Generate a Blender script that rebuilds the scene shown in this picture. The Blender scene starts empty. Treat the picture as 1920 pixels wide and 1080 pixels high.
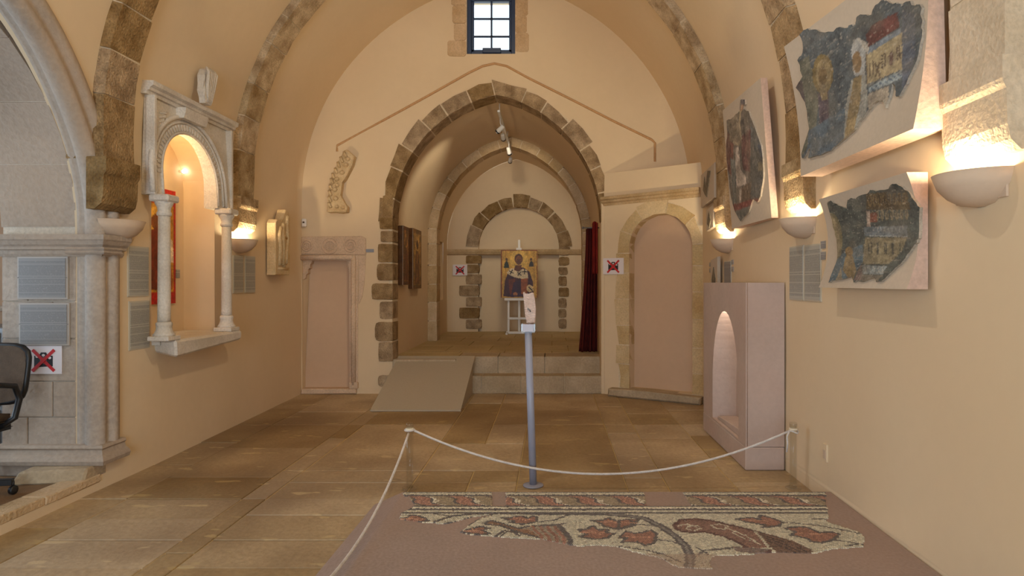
import bpy, bmesh, math, random
import numpy as np
from mathutils import Vector, noise as mnoise
from mathutils.geometry import delaunay_2d_cdt

random.seed(7)
SC = bpy.context.scene
COL = SC.collection

# ------------------------------------------------------------------ camera
F, CX, HY, EYE = 1150.0, 1035.0, 529.0, 1.5      # pixels, pixels, pixels, metres
cam_d = bpy.data.cameras.new('camera')
cam_d.sensor_width = 36.0
cam_d.lens = F / 1920 * 36
cam_d.shift_x = -(CX - 960) / 1920
cam_d.shift_y = -(540 - HY) / 1920
cam_d.clip_start = 0.05
cam = bpy.data.objects.new('camera', cam_d)
COL.objects.link(cam)
cam.location = (0, 0, EYE)
cam.rotation_euler = (math.pi / 2, 0, 0)
SC.camera = cam

# ------------------------------------------------------------------ view, world, large lights
SC.view_settings.view_transform = 'Standard'
SC.view_settings.look = 'None'
SC.view_settings.gamma = 1.0
SC.view_settings.use_curve_mapping = False
SC.view_settings.exposure = 0.0
SC.cycles.use_denoising = True
SC.cycles.max_bounces = 10
SC.cycles.transparent_max_bounces = 24
SC.cycles.diffuse_bounces = 6
SC.cycles.sample_clamp_indirect = 4.0
SC.cycles.caustics_reflective = False
SC.cycles.caustics_refractive = False
world = bpy.data.worlds.new('sky')
SC.world = world
world.use_nodes = True
bg = world.node_tree.nodes['Background']
bg.inputs[0].default_value = (0.72, 0.86, 1.0, 1)
bg.inputs[1].default_value = 3.0


def light(name, kind, loc, energy, color, target=None, **kw):
    d = bpy.data.lights.new(name, kind)
    d.energy = energy
    d.color = color
    for k, v in kw.items():
        setattr(d, k, v)
    o = bpy.data.objects.new(name, d)
    COL.objects.link(o)
    o.location = loc
    if target is not None:
        o.rotation_euler = (Vector(target) - Vector(loc)).to_track_quat('-Z', 'Y').to_euler()
    return o


WARM = (1.0, 0.80, 0.50)
WARM2 = (1.0, 0.86, 0.64)
COOL = (0.62, 0.81, 1.0)
# daylight fill at an opening added behind the camera, and daylight through the aisle
light('rear_daylight_fill', 'AREA', (-0.7, -3.35, 1.7), 180, COOL, (-0.7, 5, 1.9), shape='RECTANGLE', size=2.6, size_y=3.0)
light('daylight_aisle', 'AREA', (-6.2, 3.5, 1.7), 90, COOL, (1.8, 3.6, 2.0), shape='RECTANGLE', size=2.6, size_y=2.0)

# ------------------------------------------------------------------ layout numbers (metres)
XC, WN, EN, Z0 = -0.70, 2.565, 0.42, 2.6
XR = XC + WN
YB = 8.25          # nave end wall
YREAR = -3.5
CF = 0.47          # chapel floor height
CXC, CW, CE, CZ0 = -0.744, 1.404, 0.351, 2.3
YCB = 12.74        # chapel back wall
YCR = 10.75        # chapel rib


def XL(y):
    return -3.27 if y < 5 else -3.27 - 0.03 * (y - 5)


def half(z, W=WN, e=EN, z0=Z0):
    if z <= z0:
        return W
    q = (W + e) ** 2 - (z - z0) ** 2
    return max(math.sqrt(max(q, 0)) - e, 0.0)


def P(px, py, Y):
    return ((px - CX) / F * Y, Y, EYE - (py - HY) / F * Y)


def atX(px, X):
    """depth of an image column on the wall plane x = X"""
    return X * F / (px - CX)


def zat(py, Y):
    return EYE - (py - HY) / F * Y


# ------------------------------------------------------------------ colour + noise helpers
def lin(c):
    out = []
    for v in c[:3]:
        v = v / 255.0
        out.append(v / 12.92 if v <= 0.04045 else ((v + 0.055) / 1.055) ** 2.4)
    return tuple(out)


def vnoise(x, y, seed=0):
    xi = np.floor(x).astype(np.int64); yi = np.floor(y).astype(np.int64)
    xf = x - xi; yf = y - yi
    def h(a, b):
        n = (a * 374761393 + b * 668265263 + seed * 982451653) & 0x7fffffff
        n = ((n ^ (n >> 13)) * 1274126177) & 0x7fffffff
        return ((n ^ (n >> 16)) & 0xffff) / 65535.0
    u = xf * xf * (3 - 2 * xf); v = yf * yf * (3 - 2 * yf)
    return (h(xi, yi) * (1 - u) + h(xi + 1, yi) * u) * (1 - v) + (h(xi, yi + 1) * (1 - u) + h(xi + 1, yi + 1) * u) * v


def inpoly(x, y, poly):
    p = np.asarray(poly, float)
    r = np.zeros(x.shape, bool)
    j = len(p) - 1
    for i in range(len(p)):
        xi, yi, xj, yj = p[i, 0], p[i, 1], p[j, 0], p[j, 1]
        if yi != yj:
            c = ((yi > y) != (yj > y)) & (x < (xj - xi) * (y - yi) / (yj - yi) + xi)
            r ^= c
        j = i
    return r


def segdist(x, y, pts):
    d = np.full(x.shape, 1e9)
    for (ax, ay), (bx, by) in zip(pts[:-1], pts[1:]):
        vx, vy = bx - ax, by - ay
        t = np.clip(((x - ax) * vx + (y - ay) * vy) / max(vx * vx + vy * vy, 1e-12), 0, 1)
        d = np.minimum(d, np.hypot(x - ax - t * vx, y - ay - t * vy))
    return d


class Paint:
    """flat painted picture evaluated at points (used for frescoes, icons, mosaic)"""
    def __init__(self, base):
        self.ops = []; self.base = base
    def poly(self, pts, c, a=1.0): self.ops.append(('p', pts, c, a)); return self
    def ell(self, cx, cy, rx, ry, c, a=1.0): self.ops.append(('e', (cx, cy, rx, ry), c, a)); return self
    def line(self, pts, w, c, a=1.0): self.ops.append(('l', (pts, w), c, a)); return self
    def at(self, x, y):
        out = np.tile(np.array(self.base, float), (len(x), 1))
        for k, g, c, a in self.ops:
            if k == 'p': m = inpoly(x, y, g)
            elif k == 'e': m = ((x - g[0]) / g[2]) ** 2 + ((y - g[1]) / g[3]) ** 2 < 1
            else: m = segdist(x, y, g[0]) < g[1]
            out[m] = out[m] * (1 - a) + np.array(c, float) * a
        return out


def srgb_lin(a):
    a = np.clip(a / 255.0, 0, 1)
    return np.where(a <= 0.04045, a / 12.92, ((a + 0.055) / 1.055) ** 2.4)


# ------------------------------------------------------------------ materials
MATS = {}


def nt(m):
    m.use_nodes = True
    t = m.node_tree
    return t, t.nodes, t.links, t.nodes['Principled BSDF']


def stone(name, c1, c2, scale=3.0, fine=40.0, bump=0.25, rough=0.9, rand=0.0, c3=None, c3amt=0.5, spots=None, dist=0.02, famt=1.0):
    """two-tone mottled material with fine relief; rand = brightness change from piece to piece"""
    if name in MATS:
        return MATS[name]
    m = bpy.data.materials.new(name)
    t, N, L, b = nt(m)
    geo = N.new('ShaderNodeNewGeometry')
    n1 = N.new('ShaderNodeTexNoise'); n1.inputs['Scale'].default_value = scale; n1.inputs['Detail'].default_value = 5
    n2 = N.new('ShaderNodeTexNoise'); n2.inputs['Scale'].default_value = fine; n2.inputs['Detail'].default_value = 4
    L.new(geo.outputs['Position'], n1.inputs['Vector']); L.new(geo.outputs['Position'], n2.inputs['Vector'])
    r = N.new('ShaderNodeValToRGB')
    r.color_ramp.elements[0].position = 0.32; r.color_ramp.elements[1].position = 0.68
    r.color_ramp.elements[0].color = (*lin(c1), 1); r.color_ramp.elements[1].color = (*lin(c2), 1)
    L.new(n1.outputs['Fac'], r.inputs['Fac'])
    col = r.outputs['Color']
    mx = N.new('ShaderNodeMix'); mx.data_type = 'RGBA'; mx.blend_type = 'MULTIPLY'
    mr = N.new('ShaderNodeMapRange'); mr.inputs['From Min'].default_value = 0.3; mr.inputs['From Max'].default_value = 0.7
    mr.inputs['To Min'].default_value = 1 - 0.14 * famt; mr.inputs['To Max'].default_value = 1 + 0.08 * famt
    L.new(n2.outputs['Fac'], mr.inputs['Value'])
    mx.inputs['Factor'].default_value = 1.0
    L.new(col, mx.inputs['A']); L.new(mr.outputs['Result'], mx.inputs['B'])
    col = mx.outputs['Result']
    if c3 is not None:
        n3 = N.new('ShaderNodeTexNoise'); n3.inputs['Scale'].default_value = scale * 0.35; n3.inputs['Detail'].default_value = 3
        L.new(geo.outputs['Position'], n3.inputs['Vector'])
        m3 = N.new('ShaderNodeMapRange'); m3.inputs['From Min'].default_value = 0.42; m3.inputs['From Max'].default_value = 0.66
        m3.inputs['To Min'].default_value = 0.0; m3.inputs['To Max'].default_value = c3amt
        L.new(n3.outputs['Fac'], m3.inputs['Value'])
        x3 = N.new('ShaderNodeMix'); x3.data_type = 'RGBA'
        L.new(m3.outputs['Result'], x3.inputs['Factor']); L.new(col, x3.inputs['A']); x3.inputs['B'].default_value = (*lin(c3), 1)
        col = x3.outputs['Result']
    if spots is not None:
        sc_, stretch, thr, sc_col = spots
        mp = N.new('ShaderNodeMapping'); mp.inputs['Scale'].default_value = stretch
        mp.inputs['Rotation'].default_value = (0, 0, 0.5)
        L.new(geo.outputs['Position'], mp.inputs['Vector'])
        n4 = N.new('ShaderNodeTexNoise'); n4.inputs['Scale'].default_value = sc_; n4.inputs['Detail'].default_value = 2
        L.new(mp.outputs['Vector'], n4.inputs['Vector'])
        m4 = N.new('ShaderNodeMapRange'); m4.inputs['From Min'].default_value = thr; m4.inputs['From Max'].default_value = thr + 0.03
        m4.inputs['To Max'].default_value = 0.55
        L.new(n4.outputs['Fac'], m4.inputs['Value'])
        x4 = N.new('ShaderNodeMix'); x4.data_type = 'RGBA'
        L.new(m4.outputs['Result'], x4.inputs['Factor']); L.new(col, x4.inputs['A']); x4.inputs['B'].default_value = (*lin(sc_col), 1)
        col = x4.outputs['Result']
    if rand > 0:
        oi = N.new('ShaderNodeObjectInfo')
        hs = N.new('ShaderNodeHueSaturation')
        rr = N.new('ShaderNodeMapRange'); rr.inputs['To Min'].default_value = 1 - rand; rr.inputs['To Max'].default_value = 1 + rand
        L.new(oi.outputs['Random'], rr.inputs['Value']); L.new(rr.outputs['Result'], hs.inputs['Value'])
        rs = N.new('ShaderNodeMapRange'); rs.inputs['To Min'].default_value = 1 + rand * 0.8; rs.inputs['To Max'].default_value = 1 - rand * 0.8
        L.new(oi.outputs['Random'], rs.inputs['Value']); L.new(rs.outputs['Result'], hs.inputs['Saturation'])
        L.new(col, hs.inputs['Color']); col = hs.outputs['Color']
    L.new(col, b.inputs['Base Color'])
    b.inputs['Roughness'].default_value = rough
    b.inputs['Specular IOR Level'].default_value = 0.25
    if bump > 0:
        ad = N.new('ShaderNodeMath'); ad.operation = 'MULTIPLY_ADD'
        L.new(n1.outputs['Fac'], ad.inputs[0]); ad.inputs[1].default_value = 0.8; L.new(n2.outputs['Fac'], ad.inputs[2])
        bp = N.new('ShaderNodeBump'); bp.inputs['Strength'].default_value = bump; bp.inputs['Distance'].default_value = dist
        L.new(ad.outputs[0], bp.inputs['Height']); L.new(bp.outputs['Normal'], b.inputs['Normal'])
    MATS[name] = m
    return m


def plain(name, c, rough=0.5, metal=0.0, spec=0.5, emit=None, estr=0.0):
    if name in MATS:
        return MATS[name]
    m = bpy.data.materials.new(name)
    t, N, L, b = nt(m)
    nz = N.new('ShaderNodeTexNoise'); nz.inputs['Scale'].default_value = 60
    mr = N.new('ShaderNodeMapRange'); mr.inputs['To Min'].default_value = 0.93; mr.inputs['To Max'].default_value = 1.07
    L.new(nz.outputs['Fac'], mr.inputs['Value'])
    mx = N.new('ShaderNodeMix'); mx.data_type = 'RGBA'; mx.blend_type = 'MULTIPLY'; mx.inputs['Factor'].default_value = 1
    mx.inputs['A'].default_value = (*lin(c), 1); L.new(mr.outputs['Result'], mx.inputs['B'])
    L.new(mx.outputs['Result'], b.inputs['Base Color'])
    b.inputs['Roughness'].default_value = rough; b.inputs['Metallic'].default_value = metal
    b.inputs['Specular IOR Level'].default_value = spec
    if emit:
        b.inputs['Emission Color'].default_value = (*emit, 1); b.inputs['Emission Strength'].default_value = estr
    MATS[name] = m
    return m


def painted(name, rough=0.8, spec=0.2, bump=0.15, fine=90):
    """colour from the picture painted on the mesh"""
    if name in MATS:
        return MATS[name]
    m = bpy.data.materials.new(name)
    t, N, L, b = nt(m)
    a = N.new('ShaderNodeAttribute'); a.attribute_name = 'Col'
    geo = N.new('ShaderNodeNewGeometry')
    nz = N.new('ShaderNodeTexNoise'); nz.inputs['Scale'].default_value = fine; nz.inputs['Detail'].default_value = 4
    L.new(geo.outputs['Position'], nz.inputs['Vector'])
    mr = N.new('ShaderNodeMapRange'); mr.inputs['From Min'].default_value = .3; mr.inputs['From Max'].default_value = .7
    mr.inputs['To Min'].default_value = 0.8; mr.inputs['To Max'].default_value = 1.15
    L.new(nz.outputs['Fac'], mr.inputs['Value'])
    mx = N.new('ShaderNodeMix'); mx.data_type = 'RGBA'; mx.blend_type = 'MULTIPLY'; mx.inputs['Factor'].default_value = 1
    L.new(a.outputs['Color'], mx.inputs['A']); L.new(mr.outputs['Result'], mx.inputs['B'])
    L.new(mx.outputs['Result'], b.inputs['Base Color'])
    b.inputs['Roughness'].default_value = rough; b.inputs['Specular IOR Level'].default_value = spec
    bp = N.new('ShaderNodeBump'); bp.inputs['Strength'].default_value = bump; bp.inputs['Distance'].default_value = 0.01
    L.new(nz.outputs['Fac'], bp.inputs['Height']); L.new(bp.outputs['Normal'], b.inputs['Normal'])
    MATS[name] = m
    return m


def clear_mat(name, tint=(0.95, 0.97, 1.0), gloss=0.12):
    if name in MATS:
        return MATS[name]
    m = bpy.data.materials.new(name)
    m.use_nodes = True
    t = m.node_tree; N = t.nodes; L = t.links
    N.clear()
    o = N.new('ShaderNodeOutputMaterial'); tr = N.new('ShaderNodeBsdfTransparent'); g = N.new('ShaderNodeBsdfGlossy')
    lw = N.new('ShaderNodeLayerWeight'); lw.inputs['Blend'].default_value = 0.25
    ml = N.new('ShaderNodeMath'); ml.operation = 'MULTIPLY_ADD'; ml.inputs[1].default_value = gloss * 1.6; ml.inputs[2].default_value = gloss * 0.12
    mx = N.new('ShaderNodeMixShader')
    tr.inputs['Color'].default_value = (*tint, 1); g.inputs['Roughness'].default_value = 0.03
    L.new(lw.outputs['Facing'], ml.inputs[0]); L.new(ml.outputs[0], mx.inputs[0]); L.new(tr.outputs[0], mx.inputs[1]); L.new(g.outputs[0], mx.inputs[2])
    L.new(mx.outputs[0], o.inputs[0])
    MATS[name] = m
    return m


def text_panel_mat(name, base, ink, lines=34, head=True):
    """printed sheet: rows of small grey print with a heading"""
    if name in MATS:
        return MATS[name]
    m = bpy.data.materials.new(name)
    t, N, L, b = nt(m)
    tc = N.new('ShaderNodeTexCoord'); sp = N.new('ShaderNodeSeparateXYZ')
    L.new(tc.outputs['Generated'], sp.inputs[0])
    def mth(op, a, bb=None, cc=None):
        n = N.new('ShaderNodeMath'); n.operation = op
        for i, v in enumerate((a, bb, cc)):
            if v is None: continue
            if isinstance(v, (int, float)): n.inputs[i].default_value = v
            else: L.new(v, n.inputs[i])
        return n.outputs[0]
    z = sp.outputs['Z']
    s = mth('ADD', sp.outputs['X'], sp.outputs['Y'])
    row = mth('FLOOR', mth('MULTIPLY', z, float(lines)))
    fr = mth('FRACT', mth('MULTIPLY', z, float(lines)))
    ink_row = mth('MULTIPLY', mth('GREATER_THAN', fr, 0.38), 1.0)
    wn = N.new('ShaderNodeTexWhiteNoise'); wn.noise_dimensions = '1D'; L.new(row, wn.inputs['W'])
    short = mth('GREATER_THAN', wn.outputs['Value'], 0.12)
    cmb = N.new('ShaderNodeCombineXYZ'); L.new(mth('MULTIPLY', s, 60.0), cmb.inputs[0]); L.new(mth('MULTIPLY', row, 3.7), cmb.inputs[1])
    nz = N.new('ShaderNodeTexNoise'); nz.inputs['Scale'].default_value = 1.0; L.new(cmb.outputs[0], nz.inputs['Vector'])
    words = mth('GREATER_THAN', nz.outputs['Fac'], 0.40)
    inside = mth('MULTIPLY', mth('GREATER_THAN', z, 0.05), mth('LESS_THAN', z, 0.93))
    gap = mth('SUBTRACT', 1.0, mth('MULTIPLY', mth('GREATER_THAN', z, 0.83), mth('LESS_THAN', z, 0.865)))
    v = mth('MULTIPLY', mth('MULTIPLY', mth('MULTIPLY', ink_row, words), mth('MULTIPLY', inside, gap)), short)
    edge = mth('MULTIPLY', mth('GREATER_THAN', sp.outputs['X'], -1), 0.75)
    mx = N.new('ShaderNodeMix'); mx.data_type = 'RGBA'
    L.new(mth('MULTIPLY', v, 0.75), mx.inputs['Factor'])
    mx.inputs['A'].default_value = (*lin(base), 1); mx.inputs['B'].default_value = (*lin(ink), 1)
    L.new(mx.outputs['Result'], b.inputs['Base Color'])
    b.inputs['Roughness'].default_value = 0.35
    MATS[name] = m
    return m


PLASTER = stone('peach_plaster', (220, 197, 162), (227, 205, 172), 0.9, 14, 0.05, 0.92, c3=(217, 190, 154), c3amt=0.5, dist=0.02, famt=0.12)
PLASTER_P = stone('pink_plaster', (204, 172, 142), (212, 180, 150), 1.2, 16, 0.05, 0.92, dist=0.02, famt=0.15)
VAULT = PLASTER
BROWN = stone('brown_sandstone', (134, 108, 76), (184, 156, 118), 7, 60, 0.9, 0.95, rand=0.2, famt=1.8)
TAN = stone('tan_sandstone', (184, 156, 116), (208, 180, 142), 4, 50, 0.5, 0.95, rand=0.12)
PALE = stone('pale_limestone', (206, 192, 172), (224, 210, 192), 3, 45, 0.35, 0.92, rand=0.06)
ASHLAR = stone('ashlar_limestone', (166, 152, 138), (184, 169, 154), 2.2, 35, 0.3, 0.92, rand=0.06, c3=(182, 158, 134), c3amt=0.6)
MORTAR = stone('mortar', (214, 196, 164), (224, 206, 176), 6, 50, 0.3, 0.95)
MARBLE = stone('weathered_marble', (206, 196, 184), (228, 220, 208), 5, 60, 0.35, 0.8, c3=(188, 174, 152), c3amt=0.6)
FLAG = stone('flagstone', (164, 140, 106), (192, 168, 132), 1.6, 30, 0.25, 0.7, rand=0.17, c3=(122, 98, 74), c3amt=0.75,
             spots=(3.2, (1.0, 2.8, 1.0), 0.645, (200, 176, 130)))
STEPST = stone('step_stone', (172, 152, 124), (192, 172, 144), 4, 40, 0.3, 0.85, rand=0.06)
CHAPFLOOR = stone('chapel_floor_stone', (186, 164, 120), (200, 178, 134), 2, 30, 0.15, 0.6, rand=0.05)
CARPET = stone('brown_carpet', (126, 96, 66), (138, 106, 74), 8, 200, 0.5, 1.0)
GREYPLASTER = stone('grey_pink_plaster', (186, 166, 154), (198, 178, 166), 2.5, 30, 0.08, 0.9, c3=(196, 164, 148), c3amt=0.5, famt=0.4)
SLABPINK = stone('pink_mortar_bed', (158, 140, 130), (168, 148, 138), 2.0, 60, 0.1, 0.85, c3=(168, 138, 122), c3amt=0.5)
PANELP = stone('fresco_backing', (190, 174, 154), (200, 184, 164), 2.0, 40, 0.08, 0.9, famt=0.3)
PANELSIDE = stone('fresco_backing_pink', (204, 174, 156), (214, 184, 166), 3.0, 40, 0.2, 0.9)
FRESCO = painted('fresco_paint')
ICON = painted('icon_paint', 0.45, 0.4, 0.06)
TESS = painted('tesserae', 0.55, 0.35, 0.1, 200)
WHITE = plain('white_paint', (232, 228, 222), 0.5)
SCONCE = stone('sconce_plaster', (202, 178, 154), (208, 184, 160), 3, 40, 0.04, 0.9, famt=0.15)
SHEET = plain('paper_sheet', (226, 216, 216), 0.6)
BLACKINK = plain('black_print', (28, 24, 26), 0.6)
REDINK = plain('red_print', (190, 30, 32), 0.6)
BLUEGREY = plain('grey_blue_paint', (150, 152, 168), 0.4)
RAMP = plain('grey_board', (176, 164, 144), 0.7)
ROPE = stone('white_rope', (214, 204, 196), (232, 224, 216), 30, 200, 0.5, 0.9)
ACRYL = clear_mat('clear_acrylic', (0.96, 0.96, 0.95), 0.18)
GLASS = clear_mat('window_glass', (0.97, 0.99, 1.0), 0.1)
FRAMEBLUE = plain('blue_window_frame', (44, 62, 92), 0.4)
CURT = stone('dark_red_velvet', (74, 18, 16), (92, 26, 20), 6, 120, 0.2, 0.85)
WOODDARK = stone('dark_old_wood', (70, 44, 22), (96, 62, 30), 8, 60, 0.4, 0.7)
CHBLACK = plain('black_plastic', (26, 25, 26), 0.45)
CHFAB = stone('brown_grey_fabric', (92, 78, 66), (104, 88, 74), 20, 200, 0.3, 0.95)
GREYMET = plain('grey_metal', (120, 118, 116), 0.5, 0.3)
TRACK = plain('white_lamp_metal', (226, 224, 218), 0.4)
LAMPGLOW = plain('lamp_glow', (255, 250, 240), 0.4, emit=(1.0, 0.93, 0.8), estr=14.0)
TXT = text_panel_mat('printed_panel', (176, 172, 160), (122, 120, 116), 40)
TXT_DK = text_panel_mat('printed_panel_grey', (142, 138, 134), (108, 106, 106), 38)
LABEL = text_panel_mat('small_label', (168, 164, 160), (104, 102, 104), 7)

# ------------------------------------------------------------------ object helpers
WORLD = {}


def setp(o, label=None, cat=None, group=None, kind=None):
    if label: o['label'] = label
    if cat: o['category'] = cat
    if group: o['group'] = group
    if kind: o['kind'] = kind
    return o


def link_mesh(name, me, mat, parent=None, smooth=False, kind=None):
    """me holds world coordinates; the origin is moved to the base of the shape"""
    n = len(me.vertices)
    co = np.empty(n * 3); me.vertices.foreach_get('co', co); co = co.reshape(-1, 3)
    lo, hi = co.min(0), co.max(0)
    o = np.array([(lo[0] + hi[0]) / 2, (lo[1] + hi[1]) / 2, lo[2]])
    me.vertices.foreach_set('co', (co - o).ravel())
    me.update()
    ob = bpy.data.objects.new(name, me)
    COL.objects.link(ob)
    if mat is not None:
        if isinstance(mat, (list, tuple)):
            for m in mat: me.materials.append(m)
        else:
            me.materials.append(mat)
    WORLD[ob.name] = Vector(o)
    ob.location = Vector(o) - (WORLD[parent.name] if parent else Vector((0, 0, 0)))
    if parent: ob.parent = parent
    if smooth:
        me.polygons.foreach_set('use_smooth', [True] * len(me.polygons))
    if kind: ob['kind'] = kind
    return ob


def new(name, verts, faces, mat, parent=None, smooth=False, kind=None, fix=True):
    me = bpy.data.meshes.new(name)
    me.from_pydata([tuple(v) for v in verts], [], faces)
    if fix:
        bm = bmesh.new(); bm.from_mesh(me)
        bmesh.ops.recalc_face_normals(bm, faces=bm.faces)
        bm.to_mesh(me); bm.free()
    me.update()
    return link_mesh(name, me, mat, parent, smooth, kind)


def frombm(name, bm, mat, parent=None, smooth=False, kind=None):
    me = bpy.data.meshes.new(name)
    bmesh.ops.recalc_face_normals(bm, faces=bm.faces)
    bm.to_mesh(me); bm.free()
    return link_mesh(name, me, mat, parent, smooth, kind)


def thing(name, label, cat, loc=(0, 0, 0), group=None):
    o = bpy.data.objects.new(name, None)
    COL.objects.link(o)
    o.empty_display_size = 0.1
    o.location = loc
    WORLD[o.name] = Vector(loc)
    return setp(o, label, cat, group)


TRIM_N = [0]


def structure(o, label, cat):
    return setp(o, label, cat, kind='structure')


def trim_name():
    TRIM_N[0] += 1
    return 'trim_%d' % TRIM_N[0]


def bevel_all(bm, w, seg=1):
    if w > 0:
        bmesh.ops.bevel(bm, geom=list(bm.edges), offset=w, segments=seg, affect='EDGES', clamp_overlap=True)


def hexa(name, c8, mat, parent=None, bev=0.0, jit=0.0):
    """block from 8 corners: 4 of one end, 4 of the other"""
    bm = bmesh.new()
    vs = [bm.verts.new(Vector(c) + Vector((random.uniform(-jit, jit), random.uniform(-jit, jit), random.uniform(-jit, jit)))) for c in c8]
    for f in ((0, 1, 2, 3), (7, 6, 5, 4), (0, 4, 5, 1), (1, 5, 6, 2), (2, 6, 7, 3), (3, 7, 4, 0)):
        bm.faces.new([vs[i] for i in f])
    bevel_all(bm, bev)
    return frombm(name, bm, mat, parent)


def box(name, lo, hi, mat, parent=None, bev=0.004, jit=0.0):
    (a, b, c), (d, e, f) = lo, hi
    return hexa(name, [(a, b, c), (d, b, c), (d, e, c), (a, e, c), (a, b, f), (d, b, f), (d, e, f), (a, e, f)], mat, parent, bev, jit)


def prism(name, poly, mapf, d0, d1, mat, parent=None, bev=0.0, jitter=0.0):
    """outline poly [(a,b)] in a plane, mapf(a,b,d) -> world; from depth d0 (front) to d1"""
    bm = bmesh.new()
    A = [bm.verts.new(mapf(a, b, d0)) for a, b in poly]
    B = [bm.verts.new(mapf(a, b, d1)) for a, b in poly]
    front = bm.faces.new(A)
    bm.faces.new(B[::-1])
    n = len(poly)
    for i in range(n):
        bm.faces.new((A[i], B[i], B[(i + 1) % n], A[(i + 1) % n]))
    if bev > 0:
        bmesh.ops.bevel(bm, geom=list(front.edges), offset=bev, segments=1, affect='EDGES', clamp_overlap=True)
    return frombm(name, bm, mat, parent)


def lathe_bm(bm, prof, c, n=20, a0=0.0, a1=2 * math.pi, axis='z', sx=1, sy=1):
    full = abs(a1 - a0 - 2 * math.pi) < 1e-6
    cols = n if full else n + 1
    rings = []
    for r, z in prof:
        ring = []
        for i in range(cols):
            a = a0 + (a1 - a0) * i / n
            ring.append(bm.verts.new((c[0] + r * math.cos(a) * sx, c[1] + r * math.sin(a) * sy, c[2] + z)))
        rings.append(ring)
    for r0, r1 in zip(rings[:-1], rings[1:]):
        for i in range(n):
            j = (i + 1) % cols
            bm.faces.new((r0[i], r0[j], r1[j], r1[i]))
    if full:
        if prof[0][0] > 1e-6: bm.faces.new(rings[0][::-1])
        if prof[-1][0] > 1e-6: bm.faces.new(rings[-1])
    return rings


def lathe(name, prof, c, mat, parent=None, n=20, smooth=True, **k):
    bm = bmesh.new()
    lathe_bm(bm, prof, c, n, **k)
    o = frombm(name, bm, mat, parent, smooth)
    return o


def tube(name, pts, r, mat, parent=None, n=8, caps=True, smooth=True, closed=False, rfun=None):
    pts = [Vector(p) for p in pts]
    bm = bmesh.new()
    rings = []
    m = len(pts)
    up = None
    for i, p in enumerate(pts):
        if closed: t = (pts[(i + 1) % m] - pts[i - 1]).normalized()
        else: t = (pts[min(i + 1, m - 1)] - pts[max(i - 1, 0)]).normalized()
        if up is None:
            up = Vector((0, 0, 1)) if abs(t.z) < 0.9 else Vector((0, 1, 0))
        s = t.cross(up).normalized(); u = s.cross(t).normalized(); up = u
        rr = r if rfun is None else rfun(i / (m - 1)) * r
        rings.append([bm.verts.new(p + s * rr * math.cos(2 * math.pi * k / n) + u * rr * math.sin(2 * math.pi * k / n)) for k in range(n)])
    seq = list(zip(rings[:-1], rings[1:]))
    if closed: seq.append((rings[-1], rings[0]))
    for a, b in seq:
        for k in range(n):
            bm.faces.new((a[k], a[(k + 1) % n], b[(k + 1) % n], b[k]))
    if caps and not closed:
        bm.faces.new(rings[0][::-1]); bm.faces.new(rings[-1])
    return frombm(name, bm, mat, parent, smooth)


def cdt(outer, holes, grid, jitter=0.0):
    vs, es = [], []
    def ring(pts):
        b = len(vs); n = len(pts)
        vs.extend(Vector((float(p[0]), float(p[1]))) for p in pts)
        es.extend((b + i, b + (i + 1) % n) for i in range(n))
    ring(outer)
    for h in holes: ring(h)
    o = np.array(outer, float)
    lo, hi = o.min(0), o.max(0)
    gx = np.arange(lo[0] + grid / 2, hi[0], grid); gy = np.arange(lo[1] + grid / 2, hi[1], grid)
    X, Y = [a.ravel() for a in np.meshgrid(gx, gy)]
    rs = np.random.RandomState(3)
    X = X + rs.uniform(-jitter, jitter, X.shape) * grid; Y = Y + rs.uniform(-jitter, jitter, Y.shape) * grid
    m = inpoly(X, Y, outer)
    for h in holes: m &= ~inpoly(X, Y, h)
    vs.extend(Vector((a, b)) for a, b in zip(X[m], Y[m]))
    V, E, Fc, *_ = delaunay_2d_cdt(vs, es, [], 0, 1e-5)
    va = np.array([(v.x, v.y) for v in V])
    fa = np.array([f for f in Fc if len(f) == 3])
    cen = va[fa].mean(1)
    m = inpoly(cen[:, 0], cen[:, 1], outer)
    for h in holes: m &= ~inpoly(cen[:, 0], cen[:, 1], h)
    return va, fa[m]


def plate(name, outer, holes, mapf, mat, grid=0.25, reveals=(), parent=None, wob=0.0, rmat=None, wtop=99.0):
    """wall surface with openings; reveals = [(hole index, depth)] adds the sides of the opening"""
    va, fa = cdt(outer, holes, grid)
    verts = []
    for a, b in va:
        d = 0.0
        if wob:
            d = wob * min(1.0, max(0.0, (wtop - b) / 0.4)) * mnoise.noise(Vector((a * 1.3, b * 1.3, 3.1)))
        verts.append(mapf(a, b, d))
    faces = [tuple(int(i) for i in f) for f in fa]
    nw = len(faces)
    for hi_, dep in reveals:
        h = holes[hi_]; n = len(h); b0 = len(verts)
        for a, b in h:
            verts.append(mapf(a, b, 0)); verts.append(mapf(a, b, dep))
        for i in range(n):
            j = (i + 1) % n
            faces.append((b0 + 2 * i, b0 + 2 * j, b0 + 2 * j + 1, b0 + 2 * i + 1))
    o = new(name, verts, faces, mat if rmat is None else [mat, rmat], parent, smooth=True, fix=False)
    me = o.data
    for i in range(nw, len(me.polygons)):
        me.polygons[i].use_smooth = False
        if rmat is not None: me.polygons[i].material_index = 1
    return o


def arc(cx, cz, r, a0, a1, n):
    return [(cx + r * math.cos(a0 + (a1 - a0) * i / n), cz + r * math.sin(a0 + (a1 - a0) * i / n)) for i in range(n + 1)]


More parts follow.
